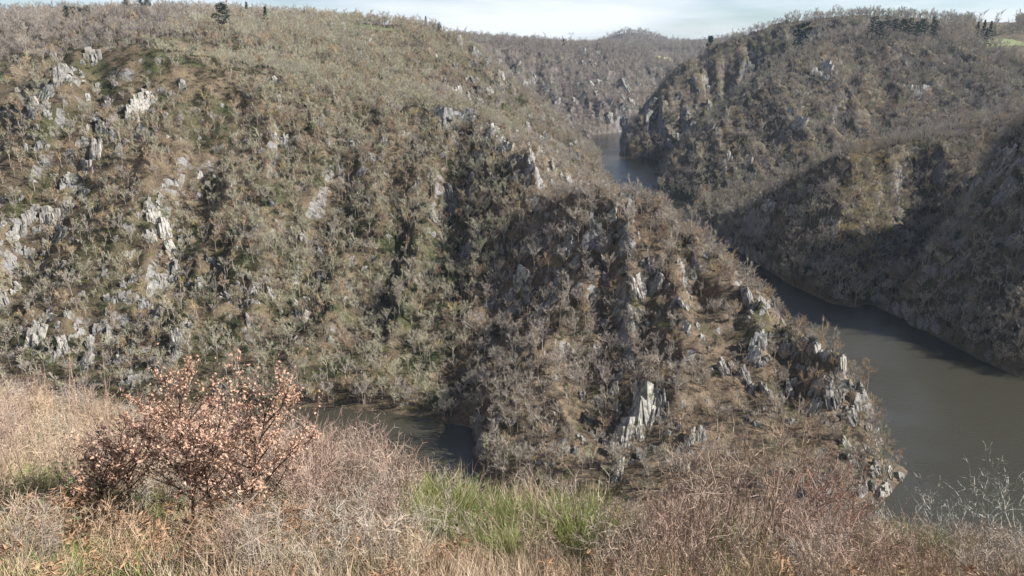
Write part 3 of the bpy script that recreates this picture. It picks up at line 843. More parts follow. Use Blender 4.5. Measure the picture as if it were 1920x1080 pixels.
for (cx, cy, rx, ry, wgt) in [(1620, 340, 50, 60, 1.6), (1620, 450, 50, 80, 2.0), (1370, 275, 30, 40, 1.4), (1490, 290, 40, 20, 1.2), (1650, 200, 60, 30, 1.2), (1400, 230, 40, 20, .6), (1350, 360, 20, 20, 1), (1740, 300, 60, 20, .6)]:
    e = G * ell(px, py, cx, cy, rx, ry)
    wt['yellow'] += e * wgt; wt['brush'] += e * wgt * 0.9; wt['tan'] += e * wgt * 0.5
K = reg == 5
wt['grey'] += K * (0.7 + 0.3 * nB); wt['olive'] += K * (0.6 * sstep(350, 600, px)); wt['purple'] += K * (0.35 + 1.3 * (1 - sstep(250, 420, px)) * (py < 110)); wt['tan'] += K * 0.25; wt['none'] += K * 0.1; wt['ever'] += K * np.clip(nC - 0.3, 0, 1)
F4 = reg == 4
wt['purple'] += F4 * 1.2; wt['grey'] += F4 * 0.9; wt['olive'] += F4 * 0.2; wt['ever'] += F4 * np.clip(nC - 0.3, 0, 1) * 0.7
bank = 1 - sstep(4, 12, gz)
wt['none'] *= 1 - bank; wt['grey'] += bank * 1.2; wt['olive'] += bank * 0.9; wt['moss'] += bank * 0.5
# steep stone carries less
ks = sstep(1.15, 1.8, steep)
for k in ('grey', 'olive', 'tan', 'yellow', 'purple'): wt[k] *= 1 - 0.7 * ks
wt['none'] += ks * 0.12; wt['brush'] += ks * 0.3
names = KEYS + ['none']
Wm = np.clip(np.stack([wt[k] for k in names], 1), 0, None)
Wm /= Wm.sum(1, keepdims=True) + 1e-9
u = NR.rand(N)
kind = (np.cumsum(Wm, 1) < u[:, None]).sum(1)
kind = np.clip(kind, 0, len(KEYS))
# keep rocks and fields clear
big = kind <= 4
for i0 in range(0, len(RX)):
    d2 = np.hypot(gx - RX[i0], gy - RY[i0])
    front = (gy < RY[i0])
    kind[(d2 < RW[i0] * 0.30) & big] = len(KEYS)
    kind[(d2 < RW[i0] * 0.16)] = len(KEYS)
FIELDS = [(1866, 47, 62, 10), (1246, 104, 26, 6), (700, 58, 60, 8), (1625, 55, 14, 6)]
for (cx, cy, rx, ry) in FIELDS:
    kind[(np.abs(px - cx) < rx * 0.62) & (np.abs(py - cy) < ry)] = len(KEYS)
sel = kind < len(KEYS)
gx, gy, gz, px, py, dp, kind, reg, sil = [a[sel] for a in (gx, gy, gz, px, py, dp, kind, reg, sil)]
N = len(gx)
scl = np.clip(NR.normal(0.78, 0.26, N), 0.3, 1.45)
scl *= np.where(kind <= 4, 1.55, np.where(kind == 8, 1.35, np.where(kind == 7, 1.7, 1.25)))
scl *= np.where(reg == 1, 0.76, np.where(gy < 760, 0.78, 0.90)) * np.where(gy > 700, 1.12, 1.0) * np.where(gy > 1330, 1.15, 1.0) * np.where(gy > 2320, 1.5, 1.0)
scl *= np.where((reg == 0) & (kind <= 4) & (px < 420), 0.88, 1.0)
rot = NR.uniform(0, 6.28, N)
var = NR.randint(0, 60, N)
print('plants', N, {k: int((kind == i).sum()) for i, k in enumerate(KEYS)})

# ---- the trees that show largest are things of their own
is_tree = (kind <= 4) & (py > 0) & (py < 905) & (px > 5) & (px < 1915)
order = np.argsort(np.where(is_tree, dp / (scl * (1 + 0.0 * dp)), 1e9))[:300]
solo = np.zeros(N, bool); solo[order] = True
AREA = {0: ('left hillside', 'on the steep left hillside'), 1: ('spur', 'on the rocky spur above the river bend'), 2: ('right hillside', 'on the shaded right hillside above the river'), 5: ('second ridge', 'on the ridge behind the spur'), 4: ('far hill', 'on the far hill')}
LOOK = {'grey': 'grey leafless tree', 'olive': 'olive grey leafless tree', 'tan': 'tan leafless tree', 'purple': 'dark purplish leafless tree', 'yellow': 'yellowish budding tree'}

def place_tree(name, key, vi, loc, rz, sc, label, cat, group=None, part='crown', tilt=(0, 0)):
    tm, cm, ob = PROTO[key][vi % len(PROTO[key])]
    e = new_obj(name, None, None, loc)
    e.rotation_euler = (tilt[0], tilt[1], rz)
    e.scale = (sc, sc, sc)
    tag(e, label, cat, group)
    new_obj('trunk' if part == 'crown' else 'stem', tm, e)
    new_obj(part, cm, e)
    return e

for i in order:
    k = KEYS[kind[i]]; ar = AREA[int(reg[i])]
    place_tree('bare_tree', k, var[i], (gx[i], gy[i], gz[i] - 0.1), rot[i], scl[i], size_word(scl[i], 1.15, 1.45) + LOOK[k] + ' ' + where(px[i], py[i], LANDMARKS), 'tree', LOOK[k] + 's')

# evergreen trees that can be picked out on the near hills
ev = np.where((kind == KEYS.index('ever')) & (py > 60) & (py < 880) & (px > 0) & (px < 1920) & ((reg == 0) | (reg == 1)))[0]
ev = ev[np.argsort(dp[ev] / scl[ev])][:120]
for i in ev:
    ar = AREA[int(reg[i])]
    solo[i] = True
    place_tree('evergreen_tree', 'ever', var[i], (gx[i], gy[i], gz[i] - 0.1), rot[i], scl[i], size_word(scl[i], 0.95, 1.2) + 'dark green ivy clad tree ' + where(px[i], py[i], LANDMARKS), 'tree', 'evergreen trees of the ' + ar[0])

def scatter(name, pts_, kinds, variants, rots, scales, keys, label, cat=None, slope=False):
    """one object: points with attributes, a plant set on every point by geometry nodes"""
    me = bpy.data.meshes.new(name)
    me.vertices.add(len(pts_)); me.vertices.foreach_set("co", np.asarray(pts_, np.float32).ravel())
    a = me.attributes.new("pick", 'INT', 'POINT')
    protos = []; start = {}
    for k in keys:
        start[k] = len(protos); protos += [q[2] for q in PROTO[k]]
    nk = {k: len(PROTO[k]) for k in keys}
    pick = np.array([start[keys[kk]] + vv % nk[keys[kk]] for kk, vv in zip(kinds, variants)], np.int32)
    a.data.foreach_set("value", pick)
    a = me.attributes.new("turn", 'FLOAT_VECTOR', 'POINT')
    rr_ = np.zeros((len(pts_), 3), np.float32); rr_[:, 2] = rots
    rr_[:, 0] = NR.normal(0, 0.07, len(pts_)); rr_[:, 1] = NR.normal(0, 0.07, len(pts_))
    a.data.foreach_set("vector", rr_.ravel())
    a = me.attributes.new("size", 'FLOAT', 'POINT')
    a.data.foreach_set("value", np.asarray(scales, np.float32))
    me.update()
    ob = new_obj(name, me)
    ng = bpy.data.node_groups.new(name + '_nodes', 'GeometryNodeTree')
    ng.interface.new_socket("Geometry", in_out='INPUT', socket_type='NodeSocketGeometry')
    ng.interface.new_socket("Geometry", in_out='OUTPUT', socket_type='NodeSocketGeometry')
    gi = ng.nodes.new("NodeGroupInput"); go = ng.nodes.new("NodeGroupOutput")
    jn = ng.nodes.new("GeometryNodeJoinGeometry")
    at_p = ng.nodes.new("GeometryNodeInputNamedAttribute"); at_p.data_type = 'INT'; at_p.inputs[0].default_value = "pick"
    at_t = ng.nodes.new("GeometryNodeInputNamedAttribute"); at_t.data_type = 'FLOAT_VECTOR'; at_t.inputs[0].default_value = "turn"
    at_s = ng.nodes.new("GeometryNodeInputNamedAttribute"); at_s.data_type = 'FLOAT'; at_s.inputs[0].default_value = "size"
    for i, pr in enumerate(protos):
        if not (pick == i).any(): continue
        oi = ng.nodes.new("GeometryNodeObjectInfo"); oi.inputs["Object"].default_value = pr; oi.inputs["As Instance"].default_value = True
        cp = ng.nodes.new("FunctionNodeCompare"); cp.data_type = 'INT'; cp.operation = 'EQUAL'
        ng.links.new(at_p.outputs["Attribute"], cp.inputs[2]); cp.inputs[3].default_value = i
        ip = ng.nodes.new("GeometryNodeInstanceOnPoints")
        ng.links.new(gi.outputs[0], ip.inputs["Points"]); ng.links.new(cp.outputs[0], ip.inputs["Selection"])
        ng.links.new(oi.outputs["Geometry"], ip.inputs["Instance"])
        ng.links.new(at_t.outputs["Attribute"], ip.inputs["Rotation"]); ng.links.new(at_s.outputs["Attribute"], ip.inputs["Scale"])
        ng.links.new(ip.outputs[0], jn.inputs[0])
    ng.links.new(jn.outputs[0], go.inputs[0])
    md = ob.modifiers.new("scatter", 'NODES'); md.node_group = ng
    tag(ob, label, cat, kind='stuff')
    return ob

rest = ~solo
for rid, nm, lb in [(0, 'hillside_wood', 'leafless wood and brown brush covering the steep left hillside'), (1, 'spur_brush', 'brown brush and small bare trees covering the rocky spur'), (2, 'shaded_wood', 'grey leafless wood covering the right hillside'), (5, 'ridge_wood', 'grey leafless wood on the ridges behind the left hill'), (4, 'distant_wood', 'purplish leafless wood on the far hill across the bend')]:
    s_ = rest & (reg == rid)
    if s_.any():
        scatter(nm, np.stack([gx, gy, gz - 0.1], 1)[s_], kind[s_], var[s_], rot[s_], scl[s_], KEYS, lb, 'wood')

# ------------------------------------------------------------------ rock outcrops
m, nt, b = mat_base('grey_gneiss')
tc = nt.nodes.new("ShaderNodeTexCoord"); oi = nt.nodes.new("ShaderNodeObjectInfo")
geo = nt.nodes.new("ShaderNodeNewGeometry")
mp = nt.nodes.new("ShaderNodeMapping"); mp.inputs["Scale"].default_value = (1.0, 1.0, 0.28); mp.inputs["Rotation"].default_value = (R(8), R(12), 0)
nt.links.new(geo.outputs["Position"], mp.inputs["Vector"])
n1 = noise_node(nt, 0.55, 6, 0.65, mp.outputs["Vector"], 0.3)
n2 = noise_node(nt, 0.25, 4, 0.6, geo.outputs["Position"])
c1 = ramp(nt, n1.outputs["Fac"], [(0.36, (0.075, 0.07, 0.066)), (0.47, (0.33, 0.315, 0.285)), (0.62, (0.47, 0.445, 0.40)), (0.8, (0.62, 0.59, 0.53))])
c2 = mixc(nt, ramp(nt, n2.outputs["Fac"], [(0.54, (0, 0, 0)), (0.70, (0.8, 0.8, 0.8))]).outputs["Color"], c1.outputs["Color"], (0.13, 0.125, 0.06))
tint = ramp(nt, oi.outputs["Random"], [(0, (0.60, 0.60, 0.60)), (1, (0.95, 0.93, 0.89))])
nt.links.new(mixc(nt, 1.0, c2, tint.outputs["Color"], 'MULTIPLY'), b.inputs["Base Color"])
bp = nt.nodes.new("ShaderNodeBump"); bp.inputs["Strength"].default_value = 0.7; bp.inputs["Distance"].default_value = 0.8
nt.links.new(n1.outputs["Fac"], bp.inputs["Height"]); nt.links.new(bp.outputs[0], b.inputs["Normal"])
M['rock'] = m
M['rock_white'] = m.copy()
for n_ in M['rock_white'].node_tree.nodes:
    if n_.type == 'VALTORGB' and len(n_.color_ramp.elements) == 4:
        for e_, c_ in zip(n_.color_ramp.elements, ((0.07, 0.07, 0.066, 1), (0.27, 0.26, 0.235, 1), (0.50, 0.475, 0.42, 1), (0.66, 0.63, 0.56, 1))): e_.color = c_
    if n_.type == 'VALTORGB' and len(n_.color_ramp.elements) == 2 and n_.color_ramp.elements[0].color[0] > 0.5:
        n_.color_ramp.elements[0].color = (0.85, 0.84, 0.82, 1)

def gen_crag(seed, n=26):
    """broken rock face about 1 wide and 1 high lying in the x-z plane, facing -y: fractured blocks set side by side"""
    r = random.Random(seed)
    bm = bmesh.new()
    lean = r.uniform(0.05, 0.35)
    for i in range(n):
        big = i < 11
        a = r.uniform(0, 6.28); q = r.random() ** 0.6
        cx = math.cos(a) * q * 0.42; cz = math.sin(a) * q * 0.42
        w = r.uniform(0.10, 0.22) if big else r.uniform(0.025, 0.10)
        hh = r.uniform(0.2, 0.36) if big else r.uniform(0.08, 0.24)
        out = r.uniform(0.07, 0.16) if big else r.uniform(0.05, 0.30) * (1 - 0.6 * q)
        vs = []
        for k in range(14):
            sgn = r.choice((-1, 1))
            x = sgn * w * r.uniform(0.55, 1.0); z = r.choice((-1, 1)) * hh * r.uniform(0.6, 1.0)
            y = -out * r.uniform(0.5, 1.0) if k < 9 else 0.35
            vs.append(bm.verts.new((cx + x + lean * (cz + z) * 0.6, y, cz + z)))
        res = bmesh.ops.convex_hull(bm, input=vs)
        junk = [g for g in res['geom_interior'] if isinstance(g, bmesh.types.BMVert)]
        bmesh.ops.delete(bm, geom=junk, context='VERTS')
    me = bpy.data.meshes.new('crag')
    bm.to_mesh(me); bm.free()
    me.materials.append(M['rock'])
    return me

CRAGS = [gen_crag(s, 34 + s % 12) for s in range(100, 114)]
SPECIAL = {
 (120, 150): 'pale lichen spotted crag below the heathery hilltop', (175, 110): 'rounded pale crag at the top left edge of the heath',
 (265, 205): 'split grey crag in the middle of the upper left hillside', (65, 640): 'tall white cliff block low on the left hillside',
 (180, 290): 'long pale rock rib running down the upper left hillside', (310, 440): 'broken pale rock rib beside the bright green moss streak',
 (235, 560): 'flat blue grey slab in the lower left hillside', (290, 590): 'pale shelf of rock under the blue grey slab',
 (560, 610): 'narrow dark cleft rock above the left water', (845, 230): 'dark shaded cliff under the middle ridge',
 (915, 265): 'leaning pale slab at the corner of the dark cliff', (945, 285): 'white streaked block beside the leaning pale slab',
 (845, 375): 'lone white pinnacle in the wood below the dark cliff', (1170, 385): 'pale square crag near the top of the spur',
 (1220, 510): 'tall grey tower of rock in the middle of the spur', (1405, 562): 'grey rock tooth on the sunny side of the spur',
 (1480, 605): 'thin upright white stone by the spur ridge', (1500, 660): 'leaning pale pillar near the spur ridge',
 (1210, 800): 'biggest white cliff streaked grey at the foot of the spur', (1180, 832): 'white cliff step left of the biggest white cliff',
 (1295, 830): 'white and green stained slab right of the biggest cliff', (1160, 890): 'lowest white slab just above the foreground twigs',
 (975, 520): 'smooth grey slab in the shade left of the spur tower', (1610, 760): 'light grey slanting slab near the spur tip',
 (1155, 715): 'small white crag among brown brush above the big cliff', (1255, 275): 'rock rib at the narrows where the river disappears',
 (1418, 140): 'thin upright white rock needle on the right ridge', (1545, 135): 'pale crag high on the right hillside',
 (1495, 240): 'pale oval rock face on the right hillside', (1705, 115): 'small white rock near the pines on the right',
 (1735, 170): 'tan scar of rock on the right hillside', (1360, 400): 'dark slab at the end of the right shoulder by the river',
 (1175, 170): 'dark crag in the cleft of the far hill', (1670, 890): 'rock at the very tip of the spur by the water',
}
ZONE = [(lambda x, y: x < 420, 'grey rock outcrop poking out of the left hillside', 'left hillside outcrops'),
        (lambda x, y: x < 800 and y > 200, 'grey rock outcrop in the wood of the left hillside', 'outcrops in the left wood'),
        (lambda x, y: y < 270 and 640 < x < 1000, 'grey rock outcrop on the ridge in the middle distance', 'middle ridge outcrops'),
        (lambda x, y: y < 260 and x < 1215, 'small grey outcrop on the far hill slope', 'far hill outcrops'),
        (lambda x, y: x < 1060 and y < 450, 'grey rock outcrop under the middle ridge', 'outcrops under the middle ridge'),
        (lambda x, y: x < 1340 and y > 335, 'grey rock outcrop on the front of the spur', 'spur front outcrops'),
        (lambda x, y: x < 1720 and y > 520, 'grey rock outcrop on the sunny right side of the spur', 'spur side outcrops'),
        (lambda x, y: True, 'grey rock outcrop on the right hillside', 'right hillside outcrops')]

def slope_frame(x, y, steep_mix=0.45, turn=0.0):
    """axes of a rock face at a spot: x along the slope, -y outwards, z up the face (between the slope and the vertical)"""
    e_ = 5.0
    gx1 = float((height(x + e_, y) - height(x - e_, y))[0]) / (2 * e_); gy1 = float((height(x, y + e_) - height(x, y - e_))[0]) / (2 * e_)
    up = Vector((gx1, gy1, gx1 * gx1 + gy1 * gy1))
    if up.length < 1e-3: up = Vector((0, 0.3, 1))
    up.normalize()
    zc = (up * (1 - steep_mix) + Vector((0, 0, 1)) * steep_mix).normalized()
    nrm = Vector((-gx1, -gy1, 1)).normalized()
    yc = (-(nrm - zc * nrm.dot(zc))).normalized()
    xc = yc.cross(zc).normalized()
    return Matrix((xc, yc, zc)).transposed() @ Matrix.Rotation(turn, 3, 'Y')

def rx_small(p):                         # the left hillside's outcrops are more broken up
    return p[0] < -60 and p[1] < 700

def put_rock(p, w, h, i, label, group, mix=0.5, turn=None, face=None):
    o = new_obj('rock_outcrop', CRAGS[i % len(CRAGS)])
    fr = slope_frame(p[0], p[1], mix, rng.uniform(-0.25, 0.25) if turn is None else turn).to_4x4()
    if face is not None:                     # a face turned its own way, leaning back a little
        yc = -Vector(face).normalized(); zc = (Vector((0, 0, 1)) - yc * yc.z).normalized()
        fr = (Matrix((yc.cross(zc), yc, zc)).transposed() @ Matrix.Rotation(turn or 0.0, 3, 'Y')).to_4x4()
    o.matrix_world = Matrix.Translation(p) @ fr @ Matrix.Diagonal(tuple(q * (0.65 if p[1] > 1250 else 1.0) for q in (w * (0.8 if rx_small(p) else 0.95), max(w, h) * (0.5 if rx_small(p) else 0.62), h * (0.92 if rx_small(p) else 1.05))) + (1,))
    tag(o, label, 'rock', group)
    return o

for i, (rx_, ry_, p, w, h) in enumerate(ROCK_HITS):
    if (rx_, ry_) in SPECIAL:
        big_cliff = 1150 < rx_ < 1320 and 760 < ry_ < 900
        k_ = 0.9 if big_cliff else 1.0
        ob_ = put_rock(p, w * k_, h * k_, i * 5, SPECIAL[(rx_, ry_)], None, 0.75 if big_cliff else 0.5, 0.35 if big_cliff else None, (0.5, -0.8, 0.33) if big_cliff else None)
        if big_cliff: ob_.data = ob_.data.copy(); ob_.data.materials[0] = M['rock_white']
    else:
        for fn, lb, gp in ZONE:
            if fn(rx_, ry_):
                sh_ = 'tall narrow ' if h > 1.7 * w else ('wide low ' if w > 1.15 * h else '')
                put_rock(p, w, h, i * 5, sh_ + 'grey rock outcrop ' + where(rx_, ry_, LANDMARKS), gp); break

# smaller stones breaking through, beside the crags listed above
rr = random.Random(5)
sv = []; sf = []
small = MB()
extra = 0
for i in range(1150):
    if rr.random() < 0.75:
        q = ROCK_HITS[rr.randrange(len(ROCK_HITS))]
        ppx = q[0] + rr.gauss(0, 26); ppy = q[1] + rr.gauss(0, 30)
    else:
        ppx = rr.uniform(0, 1700); ppy = rr.uniform(150, 850)
    p = hit(ppx, ppy)
    if p is None or p[2] < 2 or p[1] < 240: continue
    d = project(*p)[2]
    w = rr.uniform(4, 12) * d / FPX; h = w * rr.uniform(0.9, 2.2)
    me = CRAGS[rr.randrange(len(CRAGS))]
    k = len(sv)
    mtx = Matrix.Translation((p[0], p[1], p[2])) @ slope_frame(p[0], p[1], 0.5, rr.uniform(-0.4, 0.4)).to_4x4() @ Matrix.Diagonal((w * 1.3, w * 1.4, h * 1.2, 1))
    sv += [(mtx @ v.co)[:] for v in me.vertices]
    sf += [tuple(k + j for j in pl.vertices) for pl in me.polygons]
me = bpy.data.meshes.new('loose_crags'); me.from_pydata(sv, [], sf); me.materials.append(M['rock']); me.update()
tag(new_obj('scattered_rocks', me), 'small grey stones breaking through the brush of the slopes', 'rocks', kind='stuff')

# ------------------------------------------------------------------ conifers, single trees on the skyline
add_proto('pine', [gen_pine(61, 20, 6.0, 1500, 0.33), gen_pine(62, 20, 5.0, 1500, 0.28), gen_pine(63, 20, 6.8, 1700, 0.4)], M['bark_dark'], M['needle'])
add_proto('spruce', [gen_pine(71, 16, 3.2, 1400, 0.12, True)], M['bark_dark'], M['needle'])
def foot(px_, py_, Y):
    x = at(px_, py_, Y)[0]
    return (x, Y, float(height(x, Y)[0]))
def tall(key, px_, top, bot_hint, Y, label, group=None, name='pine_tree', base_h=20.0):
    """a tree whose top shows at (px_, top): its foot is on the land Y metres away"""
    f = foot(px_, top, Y)
    ztop = at(px_, top, Y)[2]
    hgt = max(6.0, ztop - f[2])
    return place_tree(name, key, rng.randrange(9), (f[0], f[1], f[2] - 0.2), rng.uniform(0, 6.28), hgt / base_h, label, 'tree', group)
for (x_, t_, lb) in [(1641, 32, 'leftmost tall dark pine of the group on the right ridge'), (1651, 38, 'pine just right of the leftmost of the ridge group'), (1668, 36, 'third pine of the ridge group from the left'), (1682, 33, 'tallest pine in the middle of the ridge group'), (1696, 37, 'pine right of the tallest one in the ridge group'),
                     (1708, 34, 'broad pine in the right half of the ridge group'), (1722, 40, 'next to last pine of the ridge group'), (1731, 37, 'last pine at the right end of the ridge group')]:
    tall('pine', x_ + rng.uniform(-2, 2), t_ + rng.uniform(-2, 4), 0, 1250 + rng.uniform(-30, 30), lb, 'pines on the right ridge')
tall('pine', 1754, 38, 0, 1265, 'small dark pine standing alone right of the ridge group', None)
for (x_, t_, lb) in [(1836, 39, 'left half of the dark clipped conifers on the green field'), (1848, 37, 'highest of the dark conifers on the green field'), (1860, 39, 'right half of the dark conifers on the green field')]:
    tall('spruce', x_, t_, 0, 1300, lb, 'dark conifers on the green field', 'conifer_tree', 16)
for (x_, t_, Y, key, lb) in [(415, 6, 800, 'pine', 'round dark pine on the left skyline'), (496, 12, 900, 'spruce', 'pointed dark spruce alone on the left skyline'), (461, 3, 1000, 'spruce', 'thin spruce top behind bare trees on the left skyline'),
                             (124, 11, 930, 'pine', 'dark pine at the left end of the far left crest'), (136, 13, 930, 'pine', 'dark pine second on the far left crest'), (148, 14, 930, 'pine', 'dark pine third on the far left crest'), (162, 10, 940, 'pine', 'dark pine on the far left crest below the summit'),
                             (234, -4, 930, 'pine', 'dark pine on the summit of the far left crest'), (262, -1, 935, 'pine', 'dark pine right of the summit on the left crest'), (274, -3, 935, 'pine', 'last dark pine right of the summit on the left crest'),
                             (769, 40, 1140, 'pine', 'dark pine in the bare wood left of the saddle'), (823, 42, 1120, 'pine', 'bushy dark pine on the slope near the saddle'), (813, 50, 1110, 'pine', 'lower dark pine on the slope near the saddle'), (798, 30, 1170, 'spruce', 'small spruce top on the middle skyline'),
                             (1057, 72, 2150, 'spruce', 'small dark conifer left of the pylon'), (1150, 82, 2200, 'spruce', 'small dark conifer on the far crest right of the pylon'), (1120, 80, 2180, 'spruce', 'dark conifer on the far crest beside the pylon'),
                             (1508, 45, 1330, 'pine', 'dark pine where the right ridge meets the sky'), (1333, 68, 1620, 'spruce', 'small conifer on the dark ridge left'), (1852, 52, 1240, 'spruce', 'small conifer below the green field'), (1674, 80, 1180, 'spruce', 'dark bush like conifer under the pine group')]:
    tall(key, x_, t_, 0, Y, lb, None, 'conifer_tree' if key == 'spruce' else 'pine_tree', 16 if key == 'spruce' else 20)
for (x_, t_, Y, lb) in [(1815, 22, 1330, 'broad pale bare tree on the right skyline'), (1840, 26, 1335, 'small pale bare tree beside the broad one on the right skyline'), (1872, 26, 1335, 'pale bare tree behind the dark conifers on the right skyline'), (1902, 26, 1335, 'rightmost pale bare tree on the skyline'),
                        (1648, 22, 1320, 'bare tree above the pine group on the skyline'), (1625, 21, 1320, 'bare tree left of the pine group on the skyline'), (1742, 30, 1330, 'faint bare tree right of the pine group'), (1775, 30, 1330, 'faint bare tree between pines and green field'),
                        (390, 8, 900, 'bare tree left of the round pine on the skyline'), (72, 16, 930, 'bare tree on the far left skyline'), (35, 26, 930, 'low bare tree at the far left skyline'), (300, 2, 940, 'slim bare tree right of the left summit'), (340, 9, 940, 'slim bare tree on the left skyline gap'), (362, 11, 940, 'second slim bare tree in the left skyline gap'), (470, 6, 960, 'large bare tree between the conifers of the left skyline')]:
    tall('grey', x_, t_, 0, Y, lb, None, 'bare_tree', 9.0)
# single plants that stand out
p = hit(720, 665); 
add_proto('spring_tree', [gen_evergreen(55, 6, 2.0, 420)], M['bark'], M['spring'])
place_tree('budding_tree', 'spring_tree', 0, p, 0, 0.9, 'bright yellow green budding tree low in the left wood', 'tree')
p = hit(715, 715)
place_tree('budding_tree', 'spring_tree', 0, p, 1.0, 1.0, 'dull green budding tree near the left water edge', 'tree')
add_proto('gorse', [gen_brush(35, 3.0, 2.0, 420, 0.22)], M['leaf_ever'], M['gorse_yellow'])
p = hit(1592, 718)
place_tree('gorse_bush', 'gorse', 0, p, 0, 0.9, 'gorse bush with yellow flowers near the spur tip', 'bush', None, 'flowers')

# ------------------------------------------------------------------ fields, barn, pylon
def field(px0, px1, Y0, Y1, label, col):
    m, nt, b = mat_base('field_grass')
    n = noise_node(nt, 0.05, 4, 0.6)
    geo = nt.nodes.new("ShaderNodeNewGeometry"); nt.links.new(geo.outputs["Position"], n.inputs["Vector"])
    nt.links.new(mixc(nt, n.outputs["Fac"], tuple(c * 0.75 for c in col), tuple(c * 1.2 for c in col)), b.inputs["Base Color"])
    xs = np.linspace(at(px0, 60, (Y0 + Y1) / 2)[0], at(px1, 60, (Y0 + Y1) / 2)[0], 24)
    ys = np.linspace(Y0, Y1, 16)
    fx, fy = np.meshgrid(xs, ys); fz = height(fx.ravel(), fy.ravel()).reshape(fx.shape) + 0.9
    fz[0, :] -= 3; fz[-1, :] -= 3; fz[:, 0] -= 3; fz[:, -1] -= 3
    idx = np.arange(fx.size).reshape(fx.shape)
    ff = np.stack([idx[:-1, :-1].ravel(), idx[:-1, 1:].ravel(), idx[1:, 1:].ravel(), idx[1:, :-1].ravel()], 1)
    me = bpy.data.meshes.new('meadow'); me.from_pydata(np.stack([fx.ravel(), fy.ravel(), fz.ravel()], 1).tolist(), [], ff.tolist())
    me.materials.append(m); me.update()
    tag(new_obj('meadow', me), label, None, kind='structure')
field(1826, 1925, 1235, 1300, 'light green meadow on the right skyline', (0.20, 0.22, 0.10))
pf = hit(1246, 110)
if pf is not None and pf[1] > 1500:
    field(1228, 1262, pf[1] - 20, pf[1] + 60, 'pale mown field on the far hill', (0.34, 0.33, 0.17))
field(655, 760, 1040, 1090, 'green strip of grass on the left plateau', (0.10, 0.115, 0.055))

m, nt, b = mat_base('roof_sheet'); b.inputs["Base Color"].default_value = (0.36, 0.35, 0.34, 1); M['roof'] = m
m, nt, b = mat_base('white_wall'); b.inputs["Base Color"].default_value = (0.75, 0.74, 0.72, 1); M['white'] = m
m, nt, b = mat_base('dark_opening'); b.inputs["Base Color"].default_value = (0.03, 0.03, 0.03, 1); M['dark'] = m
def barn(px_, py_, Y, wx, wy, hh, rise, label, roof, wall):
    f = at(px_, py_, Y)
    e = new_obj('barn', None, None, (f[0], f[1], f[2] - hh))
    tag(e, label, 'building')
    g = MB(); g.box((0, 0, -14), wx, wy, hh + 14)
    new_obj('wall', g.mesh('wall', [wall]), e)
    g = MB(); hx, hy = wx / 2 + 0.5, wy / 2 + 0.6
    A_ = [Vector((-hx, -hy, hh + 0.02)), Vector((hx, -hy, hh + 0.02)), Vector((hx, 0, hh + rise)), Vector((-hx, 0, hh + rise)), Vector((hx, hy, hh + 0.02)), Vector((-hx, hy, hh + 0.02))]
    g.quad(A_[0], A_[1], A_[2], A_[3]); g.quad(A_[3], A_[2], A_[4], A_[5]); g.tri(A_[1], A_[4], A_[2]); g.tri(A_[5], A_[0], A_[3])
    new_obj('roof', g.mesh('roof', [roof]), e)
    g = MB(); g.box((wx * 0.2, -wy / 2 - 0.06, 0), 3, 0.1, hh * 0.8)
    new_obj('door', g.mesh('door', [M['dark']]), e)
barn(634, 46, 1000, 17, 9, 3.2, 2.6, 'long low barn with grey roof on the left plateau', M['roof'], M['white'])
barn(607, 44, 1010, 6, 5, 2.4, 1.4, 'small white roofed shed left of the barn', M['white'], M['white'])

m, nt, b = mat_base('galvanised_steel'); b.inputs["Base Color"].default_value = (0.42, 0.44, 0.46, 1); b.inputs["Metallic"].default_value = 0.3; b.inputs["Roughness"].default_value = 0.6; M['steel'] = m
PY = 2320.0
ptop = at(1071, 57, PY); pz = float(height(ptop[0], PY)[0]); PH = ptop[2] - pz
pyl = new_obj('power_pylon', None, None, (ptop[0], PY, pz))
tag(pyl, 'faint steel lattice pylon on the far skyline', 'pylon')
q = 0.28
def bar(g, a, bb, w=q): g.tube([Vector(a), Vector(bb)], [w, w], 4)
tw = MB(); waist = PH * 0.58; bw = PH * 0.11
for sx_ in (-1, 1):
    for sy_ in (-1, 1):
        bar(tw, (sx_ * bw, sy_ * bw, -2), (sx_ * 1.3, sy_ * 1.3, waist))
nseg = 6
for i in range(nseg):
    z0, z1 = waist * i / nseg, waist * (i + 1) / nseg
    r0 = bw + (1.3 - bw) * i / nseg; r1 = bw + (1.3 - bw) * (i + 1) / nseg
    for sy_ in (-1, 1):
        bar(tw, (-r0, sy_ * r0, z0), (r1, sy_ * r1, z1), 0.16); bar(tw, (r0, sy_ * r0, z0), (-r1, sy_ * r1, z1), 0.16)
        bar(tw, (sy_ * r0, -r0, z0), (sy_ * r1, r1, z1), 0.16)
new_obj('tower_body', tw.mesh('tower_body', [M['steel']]), pyl)
vv_ = MB(); beam = PH * 0.80; hw = PH * 0.13
for sx_ in (-1, 1):
    for sy_ in (-1, 1):
        bar(vv_, (sx_ * 1.3, sy_ * 1.3, waist), (sx_ * hw, sy_ * 0.8, beam)); bar(vv_, (sx_ * 0.4, sy_ * 1.0, waist + 1), (sx_ * hw * 0.75, sy_ * 0.8, beam))
        bar(vv_, (sx_ * hw, sy_ * 0.8, beam), (sx_ * hw * 1.15, 0, PH)); bar(vv_, (sx_ * hw * 0.7, sy_ * 0.8, beam), (sx_ * hw * 1.15, 0, PH), 0.16)
new_obj('fork', vv_.mesh('fork', [M['steel']]), pyl)
xa = MB()
